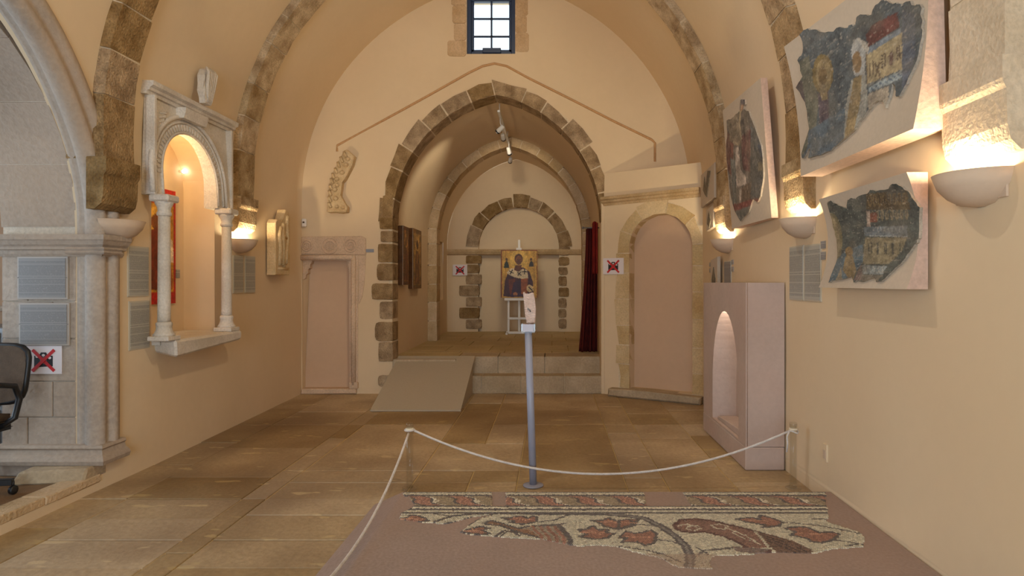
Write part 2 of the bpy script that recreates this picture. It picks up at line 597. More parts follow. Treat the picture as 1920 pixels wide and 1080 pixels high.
def pointed(xc, W, e, z0, zs, n=24, sl=1.0, sr=1.0):
    """pointed arch line from left springing up and over to the right; zs = height it starts at"""
    R = W + e
    top = math.acos(e / R)
    L = [(xc - sl * (R * math.cos(top * i / n) - e), z0 + R * math.sin(top * i / n)) for i in range(n + 1)]
    Rr = [(xc + sr * (R * math.cos(top * i / n) - e), z0 + R * math.sin(top * i / n)) for i in range(n, -1, -1)][1:]
    out = L + Rr
    if zs < z0 - 1e-6:
        out = [(out[0][0], zs)] + out + [(out[-1][0], zs)]
    return out


def resample(path, s):
    """point and outward normal at arc length s"""
    acc = 0
    for (a, b), (c, d) in zip(path[:-1], path[1:]):
        l = math.hypot(c - a, d - b)
        if s <= acc + l + 1e-9:
            t = (s - acc) / max(l, 1e-9)
            return (a + (c - a) * t, b + (d - b) * t), (-(d - b) / l, (c - a) / l)
        acc += l
    (a, b), (c, d) = path[-2], path[-1]
    l = math.hypot(c - a, d - b)
    return (c, d), (-(d - b) / l, (c - a) / l)


def plen(path):
    return sum(math.hypot(c - a, d - b) for (a, b), (c, d) in zip(path[:-1], path[1:]))


def arch_ring(label, path, thick, mapf, d0, d1, blen, mat, mortar=None, tv=0.0, gap=0.012, proud=0.012, piece='voussoir', lv=0.25, skip=None, front_proud=True, cat='arch', jit=0.004, s_range=None):
    """arch of separate stones along path (left to right, outside = left-hand normal); core of mortar, stones as parts"""
    total = plen(path)
    s0, s1 = (0, total) if s_range is None else s_range
    cuts = [s0]
    while cuts[-1] < s1 - blen * 0.6:
        cuts.append(cuts[-1] + blen * random.uniform(1 - lv, 1 + lv))
    k = (s1 - s0) / (cuts[-1] - s0)
    cuts = [s0 + (c - s0) * k for c in cuts]
    # mortar core
    N_ = max(8, int((s1 - s0) / 0.12))
    vs, fs = [], []
    tm = thick * 0.9
    fp = proud if front_proud else 0
    for i in range(N_ + 1):
        (a, b), (nx, nz) = resample(path, s0 + (s1 - s0) * i / N_)
        ai, bi = a + nx * proud, b + nz * proud
        ao, bo = a + nx * tm, b + nz * tm
        vs += [mapf(ai, bi, d0 + fp), mapf(ao, bo, d0 + fp), mapf(ao, bo, d1), mapf(ai, bi, d1)]
    for i in range(N_):
        for q in range(4):
            fs.append((4 * i + q, 4 * i + (q + 1) % 4, 4 * i + 4 + (q + 1) % 4, 4 * i + 4 + q))
    fs += [(0, 1, 2, 3), (4 * N_ + 3, 4 * N_ + 2, 4 * N_ + 1, 4 * N_)]
    core = new(trim_name(), vs, fs, mortar or MORTAR)
    structure(core, label, cat)
    for i, (c0, c1) in enumerate(zip(cuts[:-1], cuts[1:])):
        if skip and skip(i, c0, c1): continue
        th = thick * (1 + random.uniform(-tv, tv))
        pr = random.uniform(0, 0.35) * proud
        bm = bmesh.new()
        rows = []
        for s in (c0 + gap / 2, (c0 + c1) / 2, c1 - gap / 2):
            (a, b), (nx, nz) = resample(path, s)
            q = th + random.uniform(-tv, tv) * 0.12
            pts = [(a + nx * pr, b + nz * pr, d0 + pr), (a + nx * q, b + nz * q, d0 + pr), (a + nx * q, b + nz * q, d1 - 0.004), (a + nx * pr, b + nz * pr, d1 - 0.004)]
            rows.append([bm.verts.new(Vector(mapf(*p)) + Vector([random.uniform(-jit, jit) for _ in range(3)])) for p in pts])
        for r0, r1 in zip(rows[:-1], rows[1:]):
            for q in range(4):
                bm.faces.new((r0[q], r0[(q + 1) % 4], r1[(q + 1) % 4], r1[q]))
        bm.faces.new(rows[0][::-1]); bm.faces.new(rows[-1])
        frombm(piece, bm, mat, core)
    return core


def rough_poly(cx, cz, w, h, k=0.18, n=14, sq=4.0):
    """rounded irregular stone outline"""
    pts = []
    for i in range(n):
        a = 2 * math.pi * i / n
        c, s = math.cos(a), math.sin(a)
        r = (abs(c) ** sq + abs(s) ** sq) ** (-1 / sq)
        r *= 1 - k * random.random() * 0.5
        pts.append((cx + w / 2 * r * c, cz + h / 2 * r * s))
    return pts


def moulding(name, prof, path, mat, parent=None, cap=True):
    """profile [(out,up)] swept along a horizontal path [(point, outward dir)]"""
    vs, fs = [], []
    n = len(prof)
    for p, d in path:
        p = Vector(p); d = Vector(d)
        for a, b in prof:
            vs.append(p + d * a + Vector((0, 0, b)))
    for i in range(len(path) - 1):
        for k in range(n):
            fs.append((i * n + k, i * n + (k + 1) % n, (i + 1) * n + (k + 1) % n, (i + 1) * n + k))
    if cap:
        fs.append(tuple(range(n))); fs.append(tuple(range((len(path) - 1) * n, len(path) * n))[::-1])
    return new(name, vs, fs, mat, parent)


def paint_plate(name, poly, uvmap, mapf, colf, grid, depth, mat, parent=None, jitter=0.3):
    """thin picture layer: outline poly in picture space; mapf(u,v,d) -> world; colf(u,v)->sRGB array"""
    va, fa = cdt(poly, [], grid, jitter)
    n = len(va)
    verts = [mapf(a, b, 0) for a, b in va]
    faces = [tuple(int(i) for i in f) for f in fa]
    # edge thickness
    m = len(poly)
    b0 = len(verts)
    for a, b in poly: verts.append(mapf(a, b, 0))
    for a, b in poly: verts.append(mapf(a, b, depth))
    for i in range(m):
        j = (i + 1) % m
        faces.append((b0 + i, b0 + j, b0 + m + j, b0 + m + i))
    allp = np.vstack([va, np.array(poly, float), np.array(poly, float)])
    col = colf(allp[:, 0], allp[:, 1])
    col[n:] = col[n:] * 0.3 + np.array([205, 190, 170]) * 0.7
    o = new(name, verts, faces, mat, parent, fix=True)
    set_col(o.data, srgb_lin(col))
    return o


def set_col(me, rgb):
    a = me.color_attributes.new('Col', 'FLOAT_COLOR', 'POINT')
    c = np.ones((len(me.vertices), 4), np.float32); c[:, :3] = rgb
    a.data.foreach_set('color', c.ravel())

# ================================================================== THE SETTING
# ---- floor: mortar bed and flagstones
fl = new('floor', [(-3.5, YREAR, -0.0095), (2.0, YREAR, -0.0095), (2.0, 8.6, -0.0095), (-3.5, 8.6, -0.0095)], [(0, 1, 2, 3)],
         stone('floor_mortar', (196, 168, 116), (206, 180, 128), 5, 60, 0.3, 0.9))
structure(fl, 'worn sandstone flagstone floor of the nave', 'floor')
STRIPS = [  # x edges of the courses running along the nave, and the cross joints of each
    (-3.40, -2.95, [1.2, 2.3, 3.05, 3.75, 4.25, 5.05, 5.75, 6.46, 7.3, 8.27]),
    (-2.95, -2.15, [1.2, 2.1, 2.75, 3.22, 3.57, 3.89, 4.25, 4.72, 5.55, 6.46, 7.1, 8.27]),
    (-2.15, -1.98, [1.2, 2.6, 3.4, 4.25, 4.89, 5.9, 6.46, 7.5, 8.27]),
    (-1.98, -1.04, [1.2, 2.6, 3.22, 3.57, 3.95, 4.25, 4.60, 4.89, 6.46, 7.3, 8.27]),
    (-1.04, -0.62, [4.05, 4.60, 4.89, 5.7, 6.46, 7.6, 8.27]),
    (-0.62, -0.26, [4.05, 4.60, 4.89, 5.7, 6.46, 7.6, 8.27]),
    (-0.26, 0.55, [4.05, 4.45, 4.89, 6.46, 7.2, 8.27]),
    (0.55, 0.85, [4.05, 4.7, 5.3, 6.1, 6.46, 7.4, 8.27]),
    (0.85, 1.35, [4.05, 4.45, 5.0, 5.9, 6.46, 7.0, 8.0]),
    (1.35, 1.90, [4.05, 4.6, 5.2, 6.0, 6.46, 7.2, 7.9]),
]
for si, (x0, x1, ys) in enumerate(STRIPS):
    for y0, y1 in zip(ys[:-1], ys[1:]):
        if si in (4,) and y0 > 4.8 and y0 < 5.6: continue
        if si in (5,) and y0 > 4.8 and y0 < 5.6: continue
        g = 0.0045
        dz = random.uniform(-0.004, 0.0)
        hexa('flagstone', [(x0 + g, y0 + g, -0.05), (x1 - g, y0 + g, -0.05), (x1 - g, y1 - g, -0.05), (x0 + g, y1 - g, -0.05),
                           (x0 + g, y0 + g, dz), (x1 - g, y0 + g, dz), (x1 - g, y1 - g, dz + random.uniform(-.003, .002)), (x0 + g, y1 - g, dz)],
             FLAG, fl, 0.004, 0.0012)
for y0, y1 in ((4.89, 6.46),):
    pass
hexa('flagstone', [(-1.035, 4.895, -.05), (-.265, 4.895, -.05), (-.265, 5.695, -.05), (-1.035, 5.695, -.05), (-1.035, 4.895, -.001), (-.265, 4.895, -.002), (-.265, 5.695, -.001), (-1.035, 5.695, -.003)], FLAG, fl, 0.004, 0.003)

# ---- nave walls
AY, AZ, AR = 2.98, 1.9, 1.47              # arcade arch in the left wall
arcade_hole = [(AY - AR, 0.1)] + arc(AY, AZ, AR, math.pi, 0, 28) + [(AY + AR, 0.1)]
NY0, NY1, NSP = 5.0, 6.0, 2.2           # niche opening
NYC, NR = (NY0 + NY1) / 2, (NY1 - NY0) / 2
niche_hole = [(NY0, 1.0)] + arc(NYC, NSP + 0.19, NR, math.pi, 0, 16) + [(NY1, 1.0)]


def map_left(a, b, d):
    xl = XL(a)
    return (XC - (XC - xl) * half(b) / WN - d, a, b)


w = plate('wall_left', [(y, -0.02) for y in np.linspace(YREAR, YB + .1, 60)] + [(y, 3.5) for y in np.linspace(YB + .1, YREAR, 60)], [arcade_hole, niche_hole], map_left, PLASTER, 0.22,
          reveals=[(0, 0.19)], wob=0.008, wtop=3.5)
structure(w, 'peach plastered left wall of the nave with arched opening and niche', 'wall')
# inside of the niche
vs, fs = [], []
nd = 0.335
for a, b in niche_hole:
    x = map_left(a, b, 0)[0]
    vs += [(x - 0.001, a, b), (-3.27 - nd, a, b)]
n = len(niche_hole)
for i in range(n):
    j = (i + 1) % n
    fs.append((2 * i, 2 * j, 2 * j + 1, 2 * i + 1))
fs.append(tuple(2 * i + 1 for i in range(n)))
w = new('wall_niche', vs, fs, PLASTER)
structure(w, 'plastered recess of the lit wall niche behind two columns', 'wall')

w = plate('wall_right', [(YREAR, -0.02), (YB + 0.1, -0.02), (YB + 0.1, Z0), (YREAR, Z0)], [], lambda a, b, d: (XR - d, a, b), PLASTER, 0.3, wob=0.008, wtop=Z0)
structure(w, 'peach plastered right wall of the nave', 'wall')

# vault
vs, fs = [], []
ys = np.linspace(YREAR, YB + .1, 60)
base = pointed(XC, WN, EN, Z0, Z0, 30)
il = next(i for i, p in enumerate(base) if p[1] > 3.5)
zl = 3.5
sec = [(XC - half(3.3) - .015, 3.3), (XC - half(zl), zl)] + base[il:] + [(XR + .015, 2.4)]
for y in ys:
    k = (XC - XL(y)) / WN
    for a, b in sec:
        aa = XC + (a - XC) * (k if a < XC else 1)
        wv = 0.012 * mnoise.noise(Vector((y * 0.9, a * 1.1, b)))
        vs.append((aa, y, b + (wv if 3.6 < b else 0)))
m = len(sec)
for i in range(len(ys) - 1):
    for j in range(m - 1):
        fs.append((i * m + j, i * m + j + 1, (i + 1) * m + j + 1, (i + 1) * m + j))
c = new('ceiling', vs, fs, VAULT, smooth=True, fix=False)
structure(c, 'pointed barrel vault of pale plaster over the nave', 'ceiling')

# unseen rear wall; its door-sized opening is added to let in daylight
w = plate('wall_rear', [(-3.4, -0.02)] + pointed(XC, WN + 0.05, EN, Z0, Z0, 16) + [(1.95, -0.02)], [[(-2.0, -0.05), (-2.0, 3.2), (0.6, 3.2), (0.6, -0.05)]],
          lambda a, b, d: (a, YREAR - d, b), PLASTER, 0.6)
structure(w, 'plastered wall behind the viewer with opening added for daylight', 'wall')

# ---- end wall of the nave
kL = (XC - XL(YB)) / WN
outer = [(XL(YB) - 0.02, -0.02)] + [(a, b) for a, b in pointed(XC, WN + 0.03, EN, Z0, Z0, 24, sl=kL)] + [(XR + 0.03, -0.02)]
ch_hole = pointed(CXC, CW, CE, CZ0, -0.1, 20)
DX0, DX1, DZ1 = -3.36, -2.70, 1.80
door_hole = [(DX0, 0.06), (DX0, DZ1), (DX1, DZ1), (DX1, 0.06)]
WX0, WX1, WZ0, WZ1 = -1.15, -0.495, 4.57, 5.36
win_hole = [(WX0, WZ0), (WX0, WZ1), (WX1, WZ1), (WX1, WZ0)]
w = plate('wall_back', outer, [ch_hole, door_hole, win_hole], lambda a, b, d: (a, YB + d, b), PLASTER, 0.22,
          reveals=[(1, 0.12), (2, 0.3)], wob=0.01)
structure(w, 'end wall of the nave with chapel arch and high window', 'wall')
w = new('wall_blocked_door', [(DX0 - .02, YB + 0.11, 0.04), (DX1 + .02, YB + 0.11, 0.04), (DX1 + .02, YB + 0.11, DZ1 + .02), (DX0 - .02, YB + 0.11, DZ1 + .02)], [(0, 1, 2, 3)], PLASTER_P)
structure(w, 'pinkish plaster filling of the blocked doorway', 'wall')

# ---- splayed wall right of the chapel arch, with blocked arched doorway
WA, WB = Vector((0.68, 8.25, 0)), Vector((1.90, 7.565, 0))
WLEN = (WB - WA).length
WT = (WB - WA).normalized()
WNRM = Vector((-WT.y, WT.x, 0))            # into the wall


def map_w(s, z, d):
    p = WA + WT * s + WNRM * d
    return (p.x, p.y, z)


s0, s1 = 0.278 * WLEN, 0.879 * WLEN
sc_, sr_ = (s0 + s1) / 2, (s1 - s0) / 2
NSZ = 2.381 - sr_
path_w = [(s0, 0.1)] + arc(sc_, NSZ, sr_, math.pi, 0, 20) + [(s1, 0.1)]
ztop0, ztop1 = 2.955, 2.985
w = plate('wall_splayed', [(-0.02, -0.02), (WLEN, -0.02), (WLEN, ztop1), (-0.02, ztop0)], [[(a, b) for a, b in path_w]], map_w, PLASTER, 0.2, reveals=[(0, 0.2)], wob=0.008)
structure(w, 'splayed plaster wall right of the chapel arch', 'wall')
pA, pB = map_w(-0.02, ztop0, 0), map_w(WLEN, ztop1, 0)
w = new('wall_ledge', [pA, pB, (1.9, 8.3, ztop1), (pA[0], 8.3, ztop0)], [(0, 1, 2, 3)], PLASTER)
structure(w, 'sloping plaster ledge on top of the splayed wall', 'wall')
w = new('wall_blocked_arch', [map_w(s0 - .03, 0.05, 0.17), map_w(s1 + .03, 0.05, 0.17), map_w(s1 + .03, 2.45, 0.17), map_w(s0 - .03, 2.45, 0.17)], [(0, 1, 2, 3)], PLASTER_P)
structure(w, 'pinkish plaster filling of the blocked arched doorway', 'wall')
arch_ring('pale stone surround of the blocked arched doorway', path_w, 0.17, map_w, -0.012, 0.165, 0.30,
          stone('doorway_stone', (196, 166, 120), (214, 190, 148), 4, 50, 0.4, 0.95, rand=0.10), tv=0.22, proud=0.008, gap=0.01)
w = prism(trim_name(), [(0.13, 0.0), (1.36, 0.0), (1.37, 0.09), (0.7, 0.11), (0.14, 0.10)], map_w, -0.14, 0.1, STEPST, None, 0.02)
structure(w, 'broken stone threshold under the blocked arched doorway', 'threshold')
cp = [(0, 0), (.012, 0), (.02, .03), (.045, .045), (.05, .07), (.075, .08), (.075, .115), (0, .115)]
w = moulding(trim_name(), cp, [((*map_w(0.0, 0, 0)[:2], 2.52), -WNRM), ((*map_w(1.33, 0, 0)[:2], 2.555), -WNRM)], TAN)
structure(w, 'moulded stone cornice above the blocked arched doorway', 'cornice')

# ---- steps up into the chapel
st = box(trim_name(), (-1.3, 8.27, -0.02), (0.70, 8.5, 0.23), MORTAR, None, 0)
structure(st, 'two stone steps leading up into the chapel', 'steps')
xs = [-1.3, -0.95, -0.42, 0.17, 0.69]
for a, b in zip(xs[:-1], xs[1:]):
    box('step_block', (a + .004, YB + 0.0, 0.0), (b - .004, 8.52, 0.237), STEPST, st, 0.006, 0.002)
xs = [-1.3, -0.75, -0.1, 0.69]
for a, b in zip(xs[:-1], xs[1:]):
    box('step_block', (a + .004, 8.5, 0.2), (b - .004, 8.95, CF), STEPST, st, 0.006, 0.002)

box('step_core', (-1.3, 8.53, 0.1), (0.70, 8.97, CF - .008), MORTAR, st, 0)

# ---- chapel
fl2 = new('floor_chapel', [(-2.4, 8.5, CF - .008), (0.9, 8.5, CF - .008), (0.9, 12.9, CF - .008), (-2.4, 12.9, CF - .008)], [(0, 1, 2, 3)],
          stone('chapel_mortar', (168, 138, 88), (180, 150, 98), 5, 60, 0.2, 0.9))
structure(fl2, 'yellowish stone floor of the raised chapel', 'floor')
yy = [8.5, 9.2, 9.95, 10.7, 11.4, 12.1, 12.8]
for i, (a, b) in enumerate(zip(yy[:-1], yy[1:])):
    xx = [-2.3, -1.6, -0.95, -0.3, 0.25, 0.8] if i % 2 else [-2.3, -1.35, -0.7, 0.0, 0.8]
    for c_, d_ in zip(xx[:-1], xx[1:]):
        if i == 0 and c_ > -1.0 and d_ < 0.6 and False: continue
        box('paving_slab', (c_ + .004, a + .004 + (0.45 if i == 0 else 0), CF - .03), (d_ - .004, b - .004, CF + 0.001), CHAPFLOOR, fl2, 0.003)
box('paving_slab', (-2.3, 8.5, CF - .03), (-1.304, 8.945, CF + .001), CHAPFLOOR, fl2, 0.003)
CWW = CW + 0.03
side = [(11.35, 1.15)] + arc(11.8, 2.6, 0.45, math.pi, 0, 10) + [(12.25, 1.15)]
w = plate('wall_chapel_left', [(YB, CF - .05), (YCB, CF - .05), (YCB, CZ0), (YB, CZ0)], [[(11.35, 1.15), (11.35, 2.29), (12.25, 2.29), (12.25, 1.15)]],
          lambda a, b, d: (CXC - CWW - d, a, b), PLASTER, 0.3, reveals=[(0, 0.25)], wob=0.008)
structure(w, 'left plaster wall of the chapel with recess', 'wall')
w = box('wall_chapel_recess', (CXC - CWW - 0.3, 11.3, 1.1), (CXC - CWW - 0.24, 12.3, 2.9), PLASTER, None, 0)
structure(w, 'plaster back of the recess in the chapel side wall', 'wall')
w = plate('wall_chapel_right', [(YB, CF - .05), (YCB, CF - .05), (YCB, CZ0), (YB, CZ0)], [], lambda a, b, d: (CXC + CWW + d, a, b), PLASTER, 0.3, wob=0.008)
structure(w, 'right plaster wall of the chapel', 'wall')
sec = pointed(CXC, CWW, CE, CZ0, CZ0, 16)
vs, fs = [], []
ys = np.linspace(YB, YCB, 14)
for y in ys:
    for a, b in sec: vs.append((a, y, b))
m = len(sec)
for i in range(len(ys) - 1):
    for j in range(m - 1):
        fs.append((i * m + j, i * m + j + 1, (i + 1) * m + j + 1, (i + 1) * m + j))
c = new('ceiling_chapel', vs, fs, VAULT, smooth=True, fix=False)
structure(c, 'small pointed vault over the chapel', 'ceiling')
BAX, BAR, BAZ = -0.69, 0.84, 2.22          # blind arch at the back
ba_hole = [(BAX - BAR, CF - .02)] + arc(BAX, BAZ, BAR, math.pi, 0, 20) + [(BAX + BAR, CF - .02)]
w = plate('wall_chapel_back', [(CXC - CWW - .02, CF - .05)] + pointed(CXC, CWW + .02, CE, CZ0, CZ0, 16) + [(CXC + CWW + .02, CF - .05)], [ba_hole],
          lambda a, b, d: (a, YCB + d, b), PLASTER, 0.25, reveals=[(0, 0.14)], wob=0.006)
structure(w, 'back wall of the chapel with a blind arch', 'wall')
w = new('wall_blind_arch', [(BAX - BAR - .02, YCB + .13, CF - .02), (BAX + BAR + .02, YCB + .13, CF - .02), (BAX + BAR + .02, YCB + .13, 3.1), (BAX - BAR - .02, YCB + .13, 3.1)], [(0, 1, 2, 3)], PLASTER)
structure(w, 'plaster infill of the blind arch at the back of the chapel', 'wall')
mapB = lambda a, b, d: (a, YCB + d, b)
arch_ring('round arch of rough brown stones at the back of the chapel', arc(BAX, BAZ, BAR, math.pi, 0, 24), 0.24, mapB, -0.02, 0.13, 0.29, BROWN, tv=0.15, gap=0.016, proud=0.012)
for sgn, cxs in ((-1, BAX - BAR), (1, BAX + BAR)):
    core = box(trim_name(), (cxs - (0.1 if sgn < 0 else -0.0), YCB + 0.0, CF), (cxs + (0.0 if sgn < 0 else 0.1), YCB + 0.1, BAZ - 0.12), MORTAR, None, 0)
    structure(core, 'rough stone jamb %s the icon at the back of the chapel' % ('left of' if sgn < 0 else 'right of'), 'jamb')
    z = CF + 0.05
    i = 0
    while z < BAZ - 0.16:
        h = random.uniform(0.19, 0.25)
        wd = (0.42 if i % 2 else 0.32) if sgn < 0 else random.uniform(0.16, 0.30)
        o_ = 0.07 if (sgn < 0 and i % 2 == 0) else 0.0
        cxx = cxs + sgn * (wd / 2 - 0.02) + (o_ * 0.6 if sgn < 0 else 0)
        prism('jamb_stone', rough_poly(cxx, z + h / 2, wd, h - 0.02, 0.07 if sgn < 0 else 0.3, 24, 14 if sgn < 0 else 6), mapB, -0.018, 0.12, BROWN, core, 0.008)
        z += h; i += 1
w = moulding(trim_name(), [(0, 0), (.03, .02), (.05, .07), (.05, .12), (0, .12)], [((CXC - CWW, YCB, BAZ - .16), (0, -1, 0)), ((CXC + CWW, YCB, BAZ - .16), (0, -1, 0))], TAN)
structure(w, 'string course of stone behind the icon in the chapel', 'string course')
# rib inside the chapel
mapR = lambda a, b, d: (a, YCR + d, b)
arch_ring('transverse stone rib inside the chapel', pointed(CXC, CW - 0.13, CE, CZ0, CF, 20), 0.16, mapR, 0.0, 0.32, 0.30, TAN, tv=0.02, gap=0.014, proud=0.01)
# front arch of the chapel
mapF = lambda a, b, d: (a, YB + d, b)
pf = pointed(CXC, CW, CE, CZ0, CZ0, 22)
arch_ring('pointed arch of rough brown stones opening into the chapel', pf, 0.17, mapF, -0.015, 0.34, 0.36, BROWN, tv=0.24, gap=0.02, proud=0.012)
core = box(trim_name(), (CXC - CW - 0.05, YB + 0.0, 0.0), (CXC - CW + 0.0, YB + 0.3, CZ0), MORTAR, None, 0)
structure(core, 'left jamb of irregular brown stones under the chapel arch', 'jamb')
JST = [  # x from, y top, y bottom in the picture, rounding
    (718, 366, 406, 8), (712, 408, 430, 8), (714, 433, 454, 8), (709, 457, 492, 8), (707, 494, 526, 5), (697, 531, 562, 6), (712, 565, 598, 5), (703, 603, 640, 3), (710, 641, 678, 8), (709, 703, 725, 3)]
for x0, y0, y1, sq in JST:
    a = P(x0, 0, YB)[0]; b_ = CXC - CW
    z1, z0_ = zat(y0, YB), zat(y1, YB)
    poly = rough_poly((a + b_) / 2, (z0_ + z1) / 2, (b_ - a), z1 - z0_, 0.08, 24, sq * 1.4)
    # straight edge on the opening side
    poly = [((b_ if p[0] > b_ - 0.06 else p[0]), p[1]) for p in poly]
    prism('jamb_stone', poly, mapF, -0.015, 0.3, BROWN, core, 0.01)
    box('jamb_stone', (b_ - 0.06, YB - 0.012, z0_ + .006), (b_ + 0.008, YB + 0.28, z1 - .006), BROWN, core, 0.006, 0.003)
# right jamb (plain plaster pilaster edge)
w = box(trim_name(), (CXC + CW + 0.002, YB - 0.02, 0.0), (CXC + CW + 0.045, YB + 0.34, CZ0 + 0.3), PLASTER, None, 0.004)
structure(w, 'plastered right jamb of the chapel arch', 'jamb')

# ---- gabled ridge line on the end wall
gp = [P(x, y, YB - 0.002) for x, y in ((632, 284), (632, 273), (700, 236), (800, 181), (880, 136), (905, 124), (927, 119), (950, 124), (990, 146), (1080, 191), (1150, 227), (1222, 262), (1228, 268), (1228, 303))]
w = tube(trim_name(), gp, 0.016, stone('ridge_plaster', (192, 150, 106), (200, 158, 114), 3, 30, .1, .9), None, 6)
structure(w, 'thin gabled ridge line running over the chapel arch', 'ridge')

# ---- ribs of the nave
def nave_rib(label, y0, y1, mat, tv=0.0):
    k = (XC - XL((y0 + y1) / 2) - 0.08) / (WN - 0.08)
    p = pointed(XC, WN - 0.08, EN, Z0, 2.38, 30, sl=k)
    return arch_ring(label, p, 0.26, lambda a, b, d: (a, y0 + d, b), 0.0, y1 - y0, 0.40, mat, gap=0.012, proud=0.01, lv=0.3, jit=0.006)


RIBB = stone('rib_stone', (142, 114, 80), (192, 162, 122), 8, 60, 0.9, 0.95, rand=0.18, famt=2.0)
RIBC = stone('rib_stone_pale', (158, 130, 94), (212, 188, 152), 7, 60, 0.8, 0.95, rand=0.18, famt=1.8)
RIBA = stone('rib_stone_white', (206, 186, 158), (222, 204, 178), 4, 50, 0.4, 0.95, rand=0.05)
nave_rib('nearest transverse rib of pale stone above the viewer', 2.42, 2.76, RIBA)
nave_rib('brown stone transverse rib crossing the vault over the mosaic', 4.36, 4.68, RIBB)
nave_rib('farthest transverse rib of the nave nearest the end wall', 6.33, 6.66, RIBC)


def corbel(side, y0, y1, mat, label, big=1.0):
    prof = [(0, 0), (0.04, 0.0), (.085, .04), (.10, .10), (.105, .24), (.118, .262), (.122, .28), (.122, .37), (0, .37)]
    prof = [(a * big - 0.02 if a == 0 else a * big, b) for a, b in prof]
    ym = (y0 + y1) / 2
    x = XL(ym) if side < 0 else XR
    d = (1, 0, 0) if side < 0 else (-1, 0, 0)
    o = moulding(trim_name(), prof, [((x, y0 - .03, 2.02), d), ((x, y1 + .03, 2.02), d)], mat)
    return structure(o, label, 'corbel')


corbel(-1, 4.36, 4.66, BROWN, 'brown corbel left of the marble niche frame')
corbel(-1, 6.33, 6.64, RIBC, 'corbel right of the marble niche frame lit by a wall lamp')
corbel(1, 2.42, 2.76, RIBA, 'white corbel at the right edge above the nearest wall lamp', 0.9)
corbel(1, 4.36, 4.66, RIBC, 'brightly lit corbel between the two upper fresco panels', 0.9)
corbel(1, 6.33, 6.64, RIBC, 'lit corbel in the far right corner of the nave', 0.9)

# ---- blocked doorway surround on the end wall, left
dm = thing('trim_door', 'marble surround of the blocked doorway in the left corner', 'door frame', (-3.03, YB, 0)); dm['kind'] = 'structure'
DOORST = stone('door_marble', (206, 178, 150), (220, 192, 164), 5, 50, 0.35, 0.85, rand=0.04)
mapD = lambda a, b, d: (a, YB + d, b)
rl = lambda prof, p0, p1, u, v, nm: None
# roll mouldings
tube('lintel_moulding', [(-3.37, YB - .02, 1.83), (-2.66, YB - .02, 1.83)], 0.036, DOORST, dm, 10)
tube('jamb_moulding', [(-2.665, YB - .02, 0.12), (-2.665, YB - .02, 1.86)], 0.034, DOORST, dm, 10)
prism('jamb_fillet', [(-2.72, .07), (-2.61, .07), (-2.61, 1.87), (-3.365, 1.87), (-3.365, 1.79), (-2.72, 1.79)], mapD, -0.012, 0.12, DOORST, dm, .004)
prism('carved_lintel', [(-3.365, 1.875), (-2.50, 1.865), (-2.50, 2.09), (-2.56, 2.12), (-3.365, 2.11)], mapD, -0.025, 0.05, DOORST, dm, 0.008)
prism('jamb_slab', [(-2.60, 1.2), (-2.55, 1.3), (-2.52, 1.5), (-2.50, 1.85), (-2.60, 1.85)], mapD, -0.014, 0.05, DOORST, dm, 0.006)
for cx_, r_ in ((-2.98, 0.105), (-2.70, 0.085), (-3.29, 0.07)):
    for rr in (r_, r_ * 0.6):
        pts = [(cx_ + rr * math.cos(2 * math.pi * i / 24), YB - .026, 1.99 + rr * math.sin(2 * math.pi * i / 24)) for i in range(24)]
        tube('carved_roundel', pts, 0.010, DOORST, dm, 6, closed=True)
    for i in range(6):
        a = i * math.pi / 3
        prism('carved_petal', [(cx_ + r_ * .5 * math.cos(a) * t + .012 * math.sin(a) * s, 1.99 + r_ * .5 * math.sin(a) * t - .012 * math.cos(a) * s) for t, s in ((0.2, 0), (.6, 1), (1, 0), (.6, -1))], mapD, -0.034, -0.02, DOORST, dm, 0)
for sg, x0 in ((1, DX0 - .005), (-1, DX1 + .005)):
    st_ = [(0, 1.8), (.13, 1.8), (.12, 1.75), (.10, 1.74), (.10, 1.69), (.07, 1.67), (.075, 1.62), (.045, 1.60), (.04, 1.55), (0, 1.53)]
    if sg < 0: st_ = [(a * .6, b) for a, b in st_]
    prism('bracket', [(x0 + sg * a, b) for a, b in st_], mapD, 0.02, 0.115, DOORST, dm, 0.004)
box('door_sill', (-3.36, YB - .05, 0.0), (-2.62, YB + .12, 0.07), DOORST, dm, 0.012, 0.006)
box('jamb_base', (-2.72, YB - .05, 0.07), (-2.60, YB + .05, 0.16), DOORST, dm, 0.01)

# ---- high window
WY = YB + 0.1
wn = thing('window_1', 'blue framed window high in the end wall', 'window', ((WX0 + WX1) / 2, WY, WZ0)); wn['kind'] = 'structure'
fw = 0.055
for nm, lo, hi in (('frame_side', (WX0, WY - .03, WZ0), (WX0 + fw, WY + .04, WZ1)), ('frame_side', (WX1 - fw, WY - .03, WZ0), (WX1, WY + .04, WZ1)),
                   ('frame_rail', (WX0 + fw, WY - .03, WZ0), (WX1 - fw, WY + .04, WZ0 + .06)), ('frame_rail', (WX0 + fw, WY - .03, WZ1 - .05), (WX1 - fw, WY + .04, WZ1))):
    box(nm, lo, hi, FRAMEBLUE, wn, 0.006)
